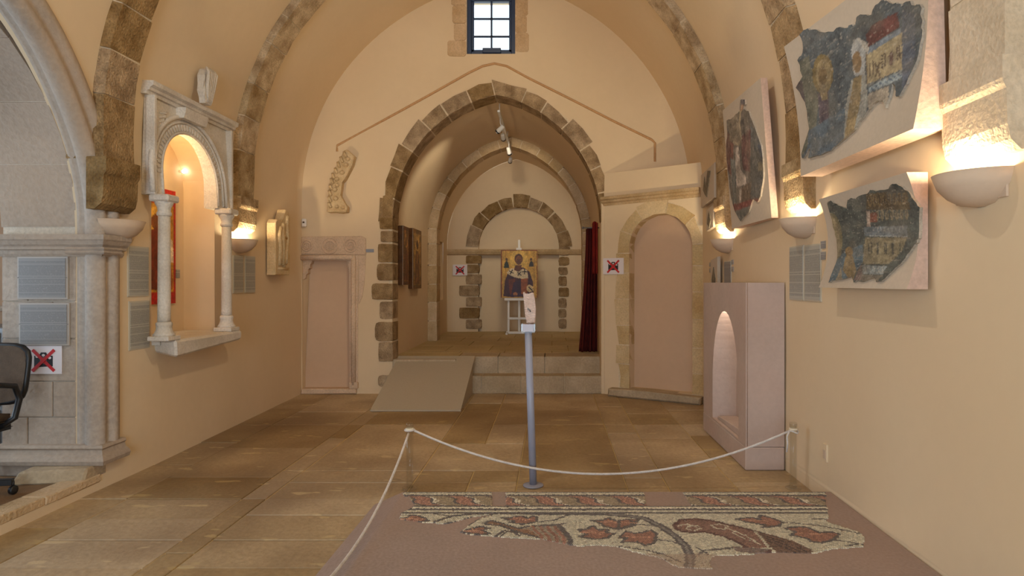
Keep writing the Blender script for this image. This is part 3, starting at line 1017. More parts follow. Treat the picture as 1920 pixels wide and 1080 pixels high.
# inner sash
ix0, ix1, iz0, iz1 = WX0 + fw, WX1 - fw, WZ0 + .06, WZ1 - .05
for nm, lo, hi in (('sash_side', (ix0, WY - .015, iz0), (ix0 + .035, WY + .02, iz1)), ('sash_side', (ix1 - .035, WY - .015, iz0), (ix1, WY + .02, iz1)),
                   ('sash_rail', (ix0, WY - .015, iz0), (ix1, WY + .02, iz0 + .03))):
    box(nm, lo, hi, FRAMEBLUE, wn, 0.004)
xm = (ix0 + ix1) / 2
box('glazing_bar', (xm - .013, WY - .012, iz0), (xm + .013, WY + .018, iz1), FRAMEBLUE, wn, 0.003)
pz = [iz0 + .03, 4.842, 5.083, iz1]
for z in pz[1:3]:
    box('glazing_bar', (ix0, WY - .012, z - .012), (ix1, WY + .018, z + .012), FRAMEBLUE, wn, 0.003)
for z0_, z1_ in zip(pz[:-1], pz[1:]):
    for a, b in ((ix0 + .035, xm), (xm, ix1 - .035)):
        box('pane', (a, WY, z0_), (b, WY + .004, z1_), GLASS, wn, 0)
box('window_opener', (-0.94, WY - .06, WZ0 + .03), (-0.69, WY - .02, WZ0 + .10), FRAMEBLUE, wn, 0.006)
# stone jambs showing through the plaster beside the window
ws = box(trim_name(), (WX0 - .005, YB + .01, WZ0 - .02), (WX0 + .0, YB + .3, WZ1), PALE, None, 0)
structure(ws, 'bare stone jambs showing beside the high window', 'jamb')
WST = stone('window_stone', (196, 164, 126), (212, 182, 146), 6, 60, 0.5, 0.95, rand=0.05)
for x0, x1, y0, y1 in ((848, 874, 10, 44), (851, 874, 44, 76), (839, 874, 76, 106), (966, 990, -10, 30), (966, 988, 30, 62), (966, 992, 62, 98), (846, 874, -14, 10)):
    a, b = P(x0, 0, YB)[0], P(x1, 0, YB)[0]
    prism('jamb_stone', rough_poly((a + b) / 2, (zat(y0, YB) + zat(y1, YB)) / 2, b - a, zat(y0, YB) - zat(y1, YB), .07, 28, 16), mapF, -0.008, 0.05, WST, ws, 0.004)

# ---- arcade opening in the left wall: stones of the soffit, moulded edge, pier, impost, plinth
YP = AY + AR                               # face of the pier
mapA = lambda a, b, d: (-3.45 - d, a, b)
arch_ring('ashlar soffit of the arched opening at the left edge', arc(AY, AZ, AR, math.pi, 0, 40), 0.2, mapA, 0.0, 0.55, 0.42, ASHLAR, tv=0.0, gap=0.006, proud=0.006, lv=0.1, jit=0.001,
          mortar=stone('ashlar_mortar', (206, 192, 172), (214, 200, 182), 6, 50, .2, .95))
prof = [(.16, -3.27), (.155, -3.245), (.12, -3.235), (.085, -3.24), (.075, -3.265), (.05, -3.27), (.03, -3.255), (0.0, -3.25), (-.025, -3.265), (-.04, -3.30), (-.04, -3.34), (-.02, -3.375), (.0, -3.385), (-.012, -3.41), (-.005, -3.44), (.01, -3.455), (.16, -3.455)]
pth = [((AY + AR, 0.3), (1, 0)), ((AY + AR, 1.6), (1, 0))] + [((AY + AR * math.cos(t), AZ + AR * math.sin(t)), (math.cos(t), math.sin(t))) for t in np.linspace(0, math.pi, 48)] + [((AY - AR, 0.3), (-1, 0))]
vs, fs = [], []
for (y, z), (ny, nz) in pth:
    for dr, x in prof:
        vs.append((x + map_left(y, z + nz * .1, 0)[0] + 3.27, y + ny * dr, z + nz * dr))
n = len(prof)
for i in range(len(pth) - 1):
    for k in range(n):
        fs.append((i * n + k, i * n + (k + 1) % n, (i + 1) * n + (k + 1) % n, (i + 1) * n + k))
w = new(trim_name(), vs, fs, ASHLAR, smooth=True)
structure(w, 'moulded edge with corner shaft around the left arched opening', 'moulding')
pier = box(trim_name(), (-3.99, YP + 0.01, 0.1), (-3.28, 4.92, 1.9), stone('ashlar_mortar', (0, 0, 0), (0, 0, 0)), None, 0)
structure(pier, 'ashlar pier of the left arched opening carrying printed panels', 'pier')
zz = [0.19, 0.52, 0.78, 1.09, 1.36, 1.72]
for i, (a, b) in enumerate(zip(zz[:-1], zz[1:])):
    xx = [-3.99, -3.62, -3.45] if i % 2 else [-3.99, -3.8, -3.45]
    for c_, d_ in zip(xx[:-1], xx[1:]):
        box('ashlar_block', (c_ + .003, YP - 0.005, a + .003), (d_ - .003, YP + 0.1, b - .003), ASHLAR, pier, 0.004)
corner = [((-4.0, YP, 0), (0, -1, 0)), ((-3.27, YP, 0), (0.9, -1, 0)), ((-3.27, YP + 0.2, 0), (0.9, 0, 0))]
def wrap(z, prof, label, mat=ASHLAR):
    o = moulding(trim_name(), prof, [((p[0], p[1], z), d) for p, d in corner], mat)
    return structure(o, label, 'moulding')
wrap(1.685, [(-.02, 0), (.015, 0), (.03, .02), (.03, .045), (.05, .05), (.05, .07), (.07, .085), (.085, .11), (.095, .12), (.095, .155), (-.02, .155)], 'moulded impost above the printed panels on the pier')
wrap(0.19, [(-.02, 0), (.075, 0), (.085, .03), (.075, .05), (.045, .07), (.035, .10), (.05, .115), (.04, .135), (-.02, .14)], 'moulded plinth at the foot of the left pier')
w = moulding(trim_name(), [(.03, 0), (.06, .0), (.075, .012), (.06, .026), (.075, .038), (.06, .05), (.03, .05)], [((-3.48, YP, 1.70), (0, -1, 0)), ((-3.262, YP, 1.70), (.9, -1, 0)), ((-3.262, YP + .12, 1.70), (.9, 0, 0))], ASHLAR)
structure(w, 'beaded capital of the corner shaft under the impost', 'moulding')
# aisle behind the opening
w = new('floor_aisle', [(-6.5, -1, .1), (-3.29, -1, .1), (-3.29, 4.6, .1), (-3.97, 4.6, .1), (-3.97, 6.5, .1), (-6.5, 6.5, .1)], [(0, 1, 2, 3, 4, 5)], CARPET)
structure(w, 'carpeted raised floor of the aisle under the office chair', 'floor')
ed = box(trim_name(), (-3.42, 1.5, 0.05), (-3.272, 4.44, 0.108), TAN, None, 0.004)
structure(ed, 'stone edging along the raised aisle floor', 'edging')
for a, b in zip([1.5, 2.2, 2.9, 3.45, 3.95], [2.2, 2.9, 3.45, 3.95, 4.44]):
    box('kerb_stone', (-3.425, a + .003, 0.06), (-3.262, b - .003, 0.115), TAN, ed, 0.006, 0.002)
hexa('ledge_stone', [(-3.72, 4.2, .1), (-3.27, 4.28, .1), (-3.27, 4.5, .1), (-3.72, 4.5, .1), (-3.70, 4.25, .185), (-3.27, 4.32, .19), (-3.27, 4.5, .19), (-3.72, 4.5, .19)], STEPST, ed, 0.012, 0.004)
box('ledge_stone', (-4.0, 4.42, 0.1), (-3.27, 4.5, 0.19), ASHLAR, ed, 0.006)
for nm, q, lb in (('wall_aisle_far', [(-6.5, 6.4, 0), (-3.5, 6.4, 0), (-3.5, 6.4, 3.45), (-6.5, 6.4, 3.45)], 'far plaster wall of the side aisle'),
                  ('wall_aisle_left', [(-6.4, -1, 0), (-6.4, 6.6, 0), (-6.4, 6.6, 3.45), (-6.4, -1, 3.45)], 'outer plaster wall of the side aisle'),
                  ('wall_aisle_near', [(-6.5, -1, 0), (-3.25, -1, 0), (-3.25, -1, 3.45), (-6.5, -1, 3.45)], 'near plaster wall of the side aisle'),
                  ('wall_aisle_pier', [(-3.98, 4.5, 0), (-3.98, 6.5, 0), (-3.98, 6.5, 3.6), (-3.98, 4.5, 3.6)], 'aisle side of the nave wall'),
                  ('ceiling_aisle', [(-6.5, -1, 3.4), (-3.2, -1, 3.4), (-3.2, 6.6, 3.4), (-6.5, 6.6, 3.4)], 'plaster ceiling of the side aisle')):
    w = new(nm, q, [(0, 1, 2, 3)], PLASTER_P); structure(w, lb, nm.split('_')[0])
w = moulding(trim_name(), [(0, 0), (.03, 0), (.045, .03), (.03, .05), (0, .06)], [((-6.5, 6.4, 1.2), (0, -1, 0)), ((-3.9, 6.4, 1.2), (0, -1, 0))], PALE)
structure(w, 'pale moulding along the far aisle wall', 'moulding')

# ================================================================== LAMPS
def sconce(side, yc, z1, label, on, power=18, r=0.19):
    x = XL(yc) if side < 0 else XR
    d = 1 if side < 0 else -1
    t = thing('wall_sconce', label, 'wall lamp', (x, yc, z1 - 0.15), 'plaster bowl wall lamps')
    bm = bmesh.new()
    prof = [(0.02, -.145), (.08, -.135), (.13, -.105), (.168, -.06), (r, 0.0), (r - .012, 0.0), (.155, -.055), (.12, -.095), (.07, -.122), (.0, -.13)]
    a0 = -math.pi / 2 if d > 0 else math.pi / 2
    lathe_bm(bm, prof, (x, yc, z1), 20, a0, a0 + math.pi)
    frombm('bowl', bm, SCONCE, t, True)
    box('back_plate', (min(x, x + d * .012), yc - .16, z1 - .12), (max(x, x + d * .012), yc + .16, z1 - .01), SCONCE, t, .003)
    lathe('bulb', [(0, -.03), (.022, -.02), (.028, 0), (.02, .022), (0, .03)], (x + d * .085, yc, z1 - .07), LAMPGLOW if on else WHITE, t, 12)
    if on:
        light('sconce_light', 'POINT', (x + d * .085, yc, z1 - .035), power, WARM, shadow_soft_size=0.03)
    return t


sconce(1, 2.66, 1.97, 'large lit plaster bowl lamp nearest the viewer on the right wall', True, 30)
sconce(1, 4.50, 1.965, 'lit plaster bowl lamp between the upper frescoes on the right wall', True, 32)
sconce(1, 6.48, 1.95, 'small lit bowl lamp in the far right corner', True, 40)
sconce(-1, 6.48, 1.95, 'lit bowl lamp right of the niche column on the left wall', True, 42)
sconce(-1, 4.60, 1.96, 'unlit bowl lamp under the brown corbel on the left wall', False)


def spot_head(name, loc, target, label, group, power, angle, blend=0.5, up=0.16, glow=True, color=WARM2, size=0.03):
    t = thing(name, label, 'spotlight', (loc[0], loc[1], loc[2]), group)
    loc = Vector(loc); d = (Vector(target) - loc).normalized()
    tube('lamp_head', [loc - d * .07, loc - d * .06, loc + d * .03, loc + d * .06], 0.036, TRACK, t, 14, rfun=lambda q: 0.7 if q < 0.1 else (0.85 if q < .5 else 1.0))
    tube('lamp_ring', [loc + d * .045, loc + d * .066], 0.039, CHBLACK, t, 14)
    tube('lamp_glass', [loc + d * .067, loc + d * .070], 0.03, LAMPGLOW if glow else WHITE, t, 14)
    tube('stem', [loc - d * .03, loc + Vector((0, 0, up * .6)), loc + Vector((0, 0, up))], 0.007, TRACK, t, 8)
    if power:
        light(name + '_light', 'SPOT', loc + d * .085, power, color, target, spot_size=math.radians(angle), spot_blend=blend, shadow_soft_size=size)
    return t


# track in the chapel
tr = thing('light_track', 'white lighting track along the top of the chapel vault', 'light track', (CXC, 9.9, 3.88))
box('track_rail', (CXC - .018, 8.55, 3.87), (CXC + .018, 11.4, 3.90), TRACK, tr, 0.003)
for y in (8.7, 10.3, 11.3):
    tube('track_hanger', [(CXC, y, 3.89), (CXC, y, 4.03)], 0.006, TRACK, tr, 6)
G = 'spotlights on the chapel track'
spot_head('track_spotlight', (CXC + .0, 8.82, 3.70), (-2.1, 9.7, 2.7), 'topmost track spotlight nearest the chapel arch', G, 42, 70, 0.8)
spot_head('track_spotlight', (CXC - .0, 9.30, 3.70), (-0.6, 12.7, 2.5), 'second track spotlight from the chapel arch', G, 48, 75, 0.8)
spot_head('track_spotlight', (CXC + .02, 10.30, 3.70), (-0.2, 12.6, 1.3), 'third track spotlight from the chapel arch', G, 26, 80, 0.8)
spot_head('track_spotlight', (CXC + .0, 10.95, 3.68), (-1.0, 12.7, 3.1), 'farthest track spotlight from the chapel arch', G, 12, 110, 0.8)
# spotlights fixed high under the nave vault
G = 'spotlights high under the nave vault'
spot_head('vault_spotlight', (-0.7, 3.7, 5.15), (1.6, 4.2, 1.6), 'spotlight under the vault aimed at the frescoes', G, 115, 95, 0.9, 0.40, color=(1.0, 0.92, 0.80), size=0.02)
spot_head('vault_spotlight', (0.55, 2.5, 4.55), (-3.2, 5.2, 1.2), 'spotlight under the vault aimed at the niche', G, 140, 85, 0.9, 0.52, size=0.02)
spot_head('vault_spotlight', (-0.7, 4.9, 5.15), (-1.1, 8.2, 3.3), 'spotlight under the vault aimed at the end wall', G, 75, 95, 0.9, 0.40)
light('niche_light', 'POINT', (-3.42, 5.35, 2.6), 8, (1.0, 0.72, 0.38), shadow_soft_size=0.03)

# ================================================================== THINGS
# ---- grey access ramp
rp = thing('access_ramp', 'plain grey board ramp leading up into the chapel', 'ramp', (-1.58, 7.7, 0))
RX0, RX1, RY0, RY1 = -2.105, -1.055, 7.10, 8.42
hexa('ramp_board', [(RX0, RY0, 0.002), (RX1, RY0, 0.002), (RX1, RY1, CF - .005), (RX0, RY1, CF - .005), (RX0, RY0, 0.02), (RX1, RY0, 0.02), (RX1, RY1, CF + .018), (RX0, RY1, CF + .018)], RAMP, rp, 0.002)
for x in (RX0 + .012, RX1 - .030):
    hexa('ramp_side', [(x, RY0 + .03, 0.001), (x + .018, RY0 + .03, 0.001), (x + .018, 8.24, 0.001), (x, 8.24, 0.001), (x, RY0 + .03, 0.008), (x + .018, RY0 + .03, 0.008), (x + .018, 8.24, CF - .075), (x, 8.24, CF - .075)], RAMP, rp, 0)
box(trim_name(), (-2.15, 8.262, 0), (-1.3, 8.5, CF - .012), STEPST, None, 0)
structure(bpy.data.objects['trim_%d' % TRIM_N[0]], 'rough masonry under the chapel floor behind the ramp', 'masonry')

# ---- marble niche frame on the left wall
XF = -3.165
CY0, CY1, CZB, CZT = 4.95, 5.90, 1.03, 2.2
nf = thing('marble_aedicule', 'carved marble niche frame with two columns and arched top', 'niche frame', (-3.2, 5.4, 1.03))
mapN = lambda a, b, d: (XF - d, a, b)
FY0, FY1, FZT = 4.88, 6.06, 2.99
NIN = 0.40
arch_in = arc(5.405, NSP + 0.19, NIN, math.pi, 0, 20)
poly = [(FY0, CZT), (FY0, FZT), (FY1, FZT), (FY1, CZT), (5.405 + NIN, CZT)] + arch_in[::-1] + [(5.405 - NIN, CZT)]
# arched panel: front face leaning back with the vault
def mapNf(a, b, d):
    lean = 0.05 * max(0, (b - 2.2)) / 0.8
    return (XF - lean - d, a, b)
va, fa = cdt(poly, [], 0.12)
vs = [mapNf(a, b, 0) for a, b in va]; fs = [tuple(int(i) for i in f) for f in fa]
b0 = len(vs); m = len(poly)
for a, b in poly: vs.append(mapNf(a, b, 0))
for a, b in poly: vs.append((map_left(a, b, 0)[0] - 0.0, a, b))
for i in range(m):
    j = (i + 1) % m
    fs.append((b0 + i, b0 + j, b0 + m + j, b0 + m + i))
new('arched_panel', vs, fs, MARBLE, nf)
def arch_tube(nm, R, r, x, par):
    pts = [mapNf(5.405 - R, CZT + .02, 0)] + [mapNf(a, b, 0) for a, b in arc(5.405, NSP + .19, R, math.pi, 0, 28)] + [mapNf(5.405 + R, CZT + .02, 0)]
    return tube(nm, [(p[0] + x, p[1], p[2]) for p in pts], r, MARBLE, par, 8)
arch_tube('archivolt_roll', NIN + .145, 0.022, 0.004, nf)
arch_tube('archivolt_roll', NIN + .10, 0.012, 0.003, nf)
arch_tube('archivolt_roll', NIN + .015, 0.012, 0.003, nf)
# row of carved leaves between the rolls
for t in np.linspace(0.02, math.pi - 0.02, 36):
    c = (5.405 + (NIN + .055) * math.cos(t), NSP + .19 + (NIN + .055) * math.sin(t))
    e1 = (math.cos(t), math.sin(t)); e2 = (-e1[1], e1[0])
    prism('carved_leaf', [(c[0] + e1[0] * p + e2[0] * q, c[1] + e1[1] * p + e2[1] * q) for p, q in ((-.026, -.012), (-.026, .012), (.012, .014), (.028, 0), (.012, -.014))], mapNf, -0.01, 0.02, MARBLE, nf, 0.003)
# corner carving, framing strips and cornice
prism('corner_carving', [(4.92, 2.62), (4.93, 2.93), (5.12, 2.93), (5.06, 2.86), (5.02, 2.78), (4.97, 2.74)], mapNf, -0.008, 0.02, MARBLE, nf, 0.004)
for i in range(6):
    tube('carved_stem', [mapNf(4.95 + .01 * i, 2.68 + .04 * i, -.008), mapNf(4.98 + .02 * i, 2.72 + .035 * i, -.012), mapNf(4.97 + .025 * i, 2.76 + .03 * i, -.008)], 0.008, MARBLE, nf, 6)
box('edge_strip', (XF - .06, FY0 - .012, CZT), (XF + .010, FY0 + .02, 2.99), MARBLE, nf, 0.004)
box('edge_strip', (XF - .06, FY1 - .025, CZT), (XF + .012, FY1 + .01, 2.99), MARBLE, nf, 0.004)
cprof = [(-.02, 0), (.03, 0), (.035, .025), (.055, .03), (.06, .05), (.085, .065), (.09, .10), (-.02, .105)]
moulding('cornice', [(a, b) for a, b in cprof], [((XF - .06, FY0 - .05, 2.99), (1, 0, 0)), ((XF - .06, FY1 + .08, 2.99), (1, 0, 0))], MARBLE, nf)
moulding('cornice_bracket', [(0, 0), (.07, .0), (.085, .05), (.09, .09), (0, .09)], [((XF - .05, 5.24, 2.905), (1, 0, 0)), ((XF - .05, 5.58, 2.905), (1, 0, 0))], MARBLE, nf)
XCOL = -3.13
for y in (CY0, CY1):
    col = thing('column', None, None, (XCOL, y, CZB)); col.parent = nf
    del_w = WORLD[nf.name]; col.location = Vector((XCOL, y, CZB)) - del_w
    lathe('shaft', [(.048, .15), (.047, .2), (.046, .6), (.043, 1.02)], (XCOL, y, CZB), MARBLE, col, 20)
    lathe('shaft_base', [(.078, 0.035), (.08, .05), (.07, .062), (.06, .085), (.056, .11), (.06, .122), (.06, .14), (.05, .15)], (XCOL, y, CZB), MARBLE, col, 20)
    box('base_block', (XCOL - .085, y - .085, CZB), (XCOL + .085, y + .085, CZB + .037), MARBLE, col, 0.006)
    lathe('capital', [(.043, 1.0), (.054, 1.01), (.054, 1.03), (.046, 1.04), (.05, 1.07), (.066, 1.10), (.07, 1.12)], (XCOL, y, CZB), MARBLE, col, 16)
    box('abacus', (XCOL - .08, y - .08, CZB + 1.115), (XCOL + .08, y + .08, CZB + 1.172), MARBLE, col, 0.012)
sl = hexa('niche_shelf', [(-3.29, 5.06, .92), (-3.05, 4.98, .885), (-3.04, 6.0, .935), (-3.29, 6.02, .95), (-3.29, 5.05, 1.03), (-3.04, 4.95, 1.028), (-3.03, 6.01, 1.03), (-3.29, 6.04, 1.03)], MARBLE, nf, 0.02, 0.004)
sl2 = box('niche_floor', (-3.60, 5.005, 0.985), (-3.2, 5.995, 1.03), MARBLE, nf, 0)
# acanthus finial on the cornice
ac = thing('leaf_finial', 'carved acanthus leaf fragment standing above the niche cornice', 'stone fragment', (-3.1, 5.51, 3.097))
leaf = [(-.05, 0), (.05, 0), (.07, .05), (.055, .09), (.085, .14), (.075, .20), (.06, .26), (.03, .31), (0, .325), (-.05, .30), (-.085, .24), (-.08, .15), (-.09, .10), (-.06, .05)]
mapL = lambda a, b, d: (-3.075 - d, 5.51 + a * .95, 3.097 + b)
prism('leaf_body', leaf, mapL, 0.0, 0.065, MARBLE, ac, 0.015)
for q in (-.06, -.035, -.01, .018, .045):
    tube('leaf_rib', [mapL(q * .5, .02, 0), mapL(q * 1.0, .14, -.012), mapL(q * 1.1, .22, -.022), mapL(q * 1.25, .27, -.03), mapL(q * 1.3, .31, -.012)], 0.0165, MARBLE, ac, 7, rfun=lambda t_: .6 + .5 * math.sin(t_ * 3.1))

# ---- red icon in the niche
def icon_paint(kind, w, h, seed):
    p = Paint((150, 104, 34))
    if kind == 'red':
        p = Paint((176, 26, 20))
        p.poly([(.06 * w, .1 * h), (.94 * w, .1 * h), (.94 * w, .86 * h), (.06 * w, .86 * h)], (196, 140, 44))
        p.ell(.5 * w, .72 * h, .3 * w, .11 * h, (222, 170, 70)); p.ell(.5 * w, .70 * h, .14 * w, .07 * h, (120, 66, 30))
        p.poly([(.1 * w, .12 * h), (.9 * w, .12 * h), (.78 * w, .6 * h), (.5 * w, .66 * h), (.2 * w, .58 * h)], (120, 46, 22))
        p.poly([(.72 * w, .36 * h), (.95 * w, .36 * h), (.92 * w, .56 * h), (.8 * w, .58 * h)], (226, 206, 176))
        p.poly([(.5 * w, .2 * h), (.93 * w, .12 * h), (.9 * w, .3 * h), (.7 * w, .36 * h)], (160, 84, 30))
    return p


def flat_icon(name, w, h, mapf, paint, seed, t=0.03, grid=0.012, parent=None, noise=0.16, gold=False):
    rect = [(0, 0), (w, 0), (w, h), (0, h)]
    def colf(u, v):
        c = paint.at(u, v)
        nz = vnoise(u * 60, v * 60, seed) - .5; n2 = vnoise(u * 14, v * 14, seed + 5) - .5
        return np.clip(c * (1 + noise * 2 * nz[:, None] + noise * 1.6 * n2[:, None]), 0, 255)
    return paint_plate(name, rect, None, mapf, colf, grid, -t, ICON, parent, 0.2)


ri = thing('niche_icon', 'red bordered icon hanging inside the lit wall niche', 'icon', (-3.5, 5.4, 1.3))
mapI = lambda u, v, d: (-3.578 + d * 0.6, 5.27 + u, 1.30 + v)
flat_icon('painted_board', 0.56, 1.06, mapI, icon_paint('red', .56, 1.06, 1), 3, 0.03, 0.012, ri)
box('backing_board', (-3.603, 5.27, 1.30), (-3.582, 5.83, 2.36), WOODDARK, ri, 0.002)
sm = setp(box('label_card', (-3.605, 5.87, 1.54), (-3.597, 5.93, 1.62), LABEL, None, 0), 'tiny paper label beside the red icon in the niche', 'label')
nl = thing('niche_lamp', 'tiny bulb fitted high in the corner of the wall niche', 'lamp', (-3.5, 5.74, 2.42))
lathe('bulb', [(0, -.02), (.014, -.012), (.017, 0), (.012, .014), (0, .02)], (-3.56, 5.93, 2.57), LAMPGLOW, nl, 10)
tube('lamp_holder', [(-3.603, 5.93, 2.57), (-3.575, 5.93, 2.57)], 0.012, WHITE, nl, 8)

# ---- carved relief slab on the left wall
rs = thing('relief_slab', 'carved stone relief slab with broken top on the left wall', 'relief', (-3.26, 7.3, 1.58))
XRS = -3.215
out = [(7.13, 1.585), (7.52, 1.585), (7.53, 2.0), (7.52, 2.30), (7.49, 2.355), (7.41, 2.375), (7.33, 2.24), (7.30, 2.21), (7.28, 2.245), (7.17, 2.235), (7.13, 2.19)]
mapS = lambda a, b, d: (XRS - d, a, b)
RELST = stone('relief_stone', (206, 176, 130), (222, 194, 150), 8, 60, .5, .9)
prism('slab', out, mapS, 0.0, 0.10, RELST, rs, 0.008)
for pts, r in (([(7.20, 1.66), (7.46, 1.66)], .012), ([(7.23, 1.70), (7.25, 1.9), (7.22, 2.05), (7.26, 2.15)], .022), ([(7.30, 1.7), (7.32, 1.95), (7.29, 2.1), (7.33, 2.2)], .026),
               ([(7.40, 1.72), (7.41, 1.9), (7.45, 2.02), (7.42, 2.18), (7.44, 2.3)], .022), ([(7.22, 2.02), (7.30, 1.98), (7.38, 2.06), (7.47, 2.0)], .014), ([(7.35, 1.68), (7.37, 1.84)], .016)):
    tube('carved_figure', [mapS(a, b, 0.002) for a, b in pts], r * 1.35, RELST, rs, 8)
lathe('carved_head', [(0, -.03), (.022, -.015), (.026, 0), (.02, .02), (0, .03)], mapS(7.44, 2.28, 0.0), RELST, rs, 10)

# ---- carved fragment on the end wall
cf = thing('carved_fragment', 'curved carved stone fragment hanging on the end wall', 'stone fragment', (-2.87, YB, 2.4))
def pc(x, y): q = P(600 + x / 7.2, 270 + y / 7.2, YB - .08); return (q[0], q[2])
fo = [pc(*p) for p in ((330, 95), (370, 80), (470, 170), (440, 290), (340, 480), (300, 520), (275, 700), (330, 800), (375, 850), (370, 920), (290, 935), (100, 910), (115, 760), (130, 560), (180, 400), (250, 250))]
mapG = lambda a, b, d: (a, YB - .11 + d, b)
FRST = stone('fragment_stone', (196, 168, 126), (216, 190, 150), 8, 60, .5, .9)
prism('fragment_body', fo, mapG, 0.0, 0.11, FRST, cf, 0.01)
for i, (x, y) in enumerate(((345, 150), (300, 220), (260, 290), (225, 370), (190, 440), (170, 510), (155, 590), (145, 670), (140, 750), (140, 830))):
    a, b = pc(x, y); tube('carved_twist', [mapG(a - .01, b + .035, 0.0), mapG(a + .004, b, -.018), mapG(a + .02, b - .035, 0.0)], 0.019, FRST, cf, 7)
for x, y, r in ((390, 210, .03), (360, 290, .035), (310, 390, .035), (240, 480, .032), (245, 560, .03), (215, 620, .034), (225, 740, .035), (240, 850, .03), (320, 860, .028)):
    a, b = pc(x, y); lathe('carved_boss', [(0, -r), (r * .7, -r * .6), (r, 0), (r * .7, r * .6), (0, r)], mapG(a, b, 0.0), FRST, cf, 9, sy=1.3)
box('fragment_base', (pc(110, 0)[0], YB - .125, pc(0, 925)[1]), (pc(370, 0)[0], YB - .0, pc(0, 890)[1]), FRST, cf, 0.008)

# ---- small items near the corner
sn = thing('wall_sensor', 'small white sensor box in the corner above the blocked doorway', 'sensor', (-3.32, YB - .04, 2.2))
box('sensor_body', (-3.35, YB - .055, 2.24), (-3.29, YB - .005, 2.35), WHITE, sn, 0.012)
lathe('sensor_lens', [(0, -.012), (.012, -.008), (.014, 0), (.012, .008), (0, .012)], (-3.32, YB - .056, 2.30), CHFAB, sn, 8)
setp(box('wall_label', (P(685, 0, YB)[0], YB - .008, zat(473, YB)), (P(701, 0, YB)[0], YB + 0.004, zat(467, YB)), plain('grey_blue_label', (140, 142, 150), .5), None, 0.001), 'small blue-grey label between the blocked doorway and the chapel arch', 'label')

# ---- printed information panels
def wall_panel(side, x0p, x1p, ytp, ybp, label, mat, X=None, t=0.012, name='information_panel', frame=True):
    """panel on a side wall given by its picture edges"""
    X = X if X is not None else (XL(6) if side < 0 else XR)
    xf = X + (t if side < 0 else -t)
    ya, yb = sorted((atX(x0p, xf), atX(x1p, xf)))
    ym = (ya + yb) / 2
    z1, z0_ = zat(ytp, ym), zat(ybp, ym)
    d = 1 if side < 0 else -1
    tnm = thing(name, label, 'sign', (X, ym, z0_), 'printed information panels')
    lo, hi = sorted((X - d * 0.004, X + d * (t - .004)))
    box('backing', (lo, ya, z0_), (hi, yb, z1), plain('panel_edge', (196, 186, 166), .4), tnm, 0.002)
    e = 0.012
    lo, hi = sorted((X + d * (t - .004), X + d * t))
    box('printed_sheet', (lo, ya + e, z0_ + e), (hi, yb - e, z1 - e), mat, tnm, 0)
    return tnm


wall_panel(-1, 241, 280.5, 462, 556, 'upper printed panel beside the left niche column', TXT, -3.27)
wall_panel(-1, 243, 282, 564, 655, 'lower printed panel beside the left niche column', TXT, -3.27)
wall_panel(-1, 438, 457.5, 479, 550, 'left one of two printed panels under the lamp right of the niche', TXT, -3.31)
wall_panel(-1, 460, 479.5, 480, 549, 'right one of two printed panels under the lamp right of the niche', TXT, -3.315)
wall_panel(1, 1479, 1505.5, 461, 563, 'far one of two printed panels above the grey plinth on the right wall', TXT, XR)
wall_panel(1, 1507.5, 1538, 458, 565, 'near one of two printed panels beside the lower fresco', TXT, XR)
wall_panel(1, 1357, 1370, 489, 556, 'printed panel partly hidden behind the grey plinth top', TXT_DK, XR)


def front_panel(x0, x1, y0, y1, Y, label, mat):
    a, b = P(x0, 0, Y)[0], P(x1, 0, Y)[0]
    z1, z0_ = zat(y0, Y), zat(y1, Y)
    t = thing('information_panel', label, 'sign', ((a + b) / 2, Y, z0_), 'printed information panels')
    box('backing', (a, Y - .004, z0_), (b, Y + .012, z1), plain('panel_edge_grey', (176, 166, 156), .4), t, .002)
    box('printed_sheet', (a + .014, Y - .008, z0_ + .012), (b - .014, Y - .003, z1 - .012), mat, t, 0)
    for xx in (a + .007, b - .007):
        lathe('screw', [(.004, 0), (.004, .004)], (xx, Y - .006, (z0_ + z1) / 2), GREYMET, t, 8)
    return t


front_panel(33, 127.5, 481, 561, YP - .02, 'upper grey printed panel on the left pier', TXT_DK)
front_panel(36, 130, 568, 648, YP - .02, 'lower grey printed panel on the left pier', TXT_DK)

for px0, px1, y0, y1, lb in ((1540.5, 1549, 452, 466, 'upper small label beside the lower fresco'), (1540.5, 1549, 472, 487, 'lower small label beside the lower fresco'),
                             (1372.5, 1376, 487, 496, 'upper tiny label above the grey plinth top'), (1372.5, 1376, 500, 509, 'lower tiny label above the grey plinth top'),
                             (1331, 1335.5, 492, 500, 'upper tiny label near the far right corner lamp'), (1331, 1335.5, 503, 511, 'lower tiny label near the far right corner lamp')):
    ya, yb = sorted((atX(px0, XR), atX(px1, XR)))
    ym = (ya + yb) / 2
    setp(box('wall_label', (XR - .008, ya, zat(y1, ym)), (XR + .002, yb, zat(y0, ym)), LABEL, None, 0), lb, 'label', 'small wall labels')


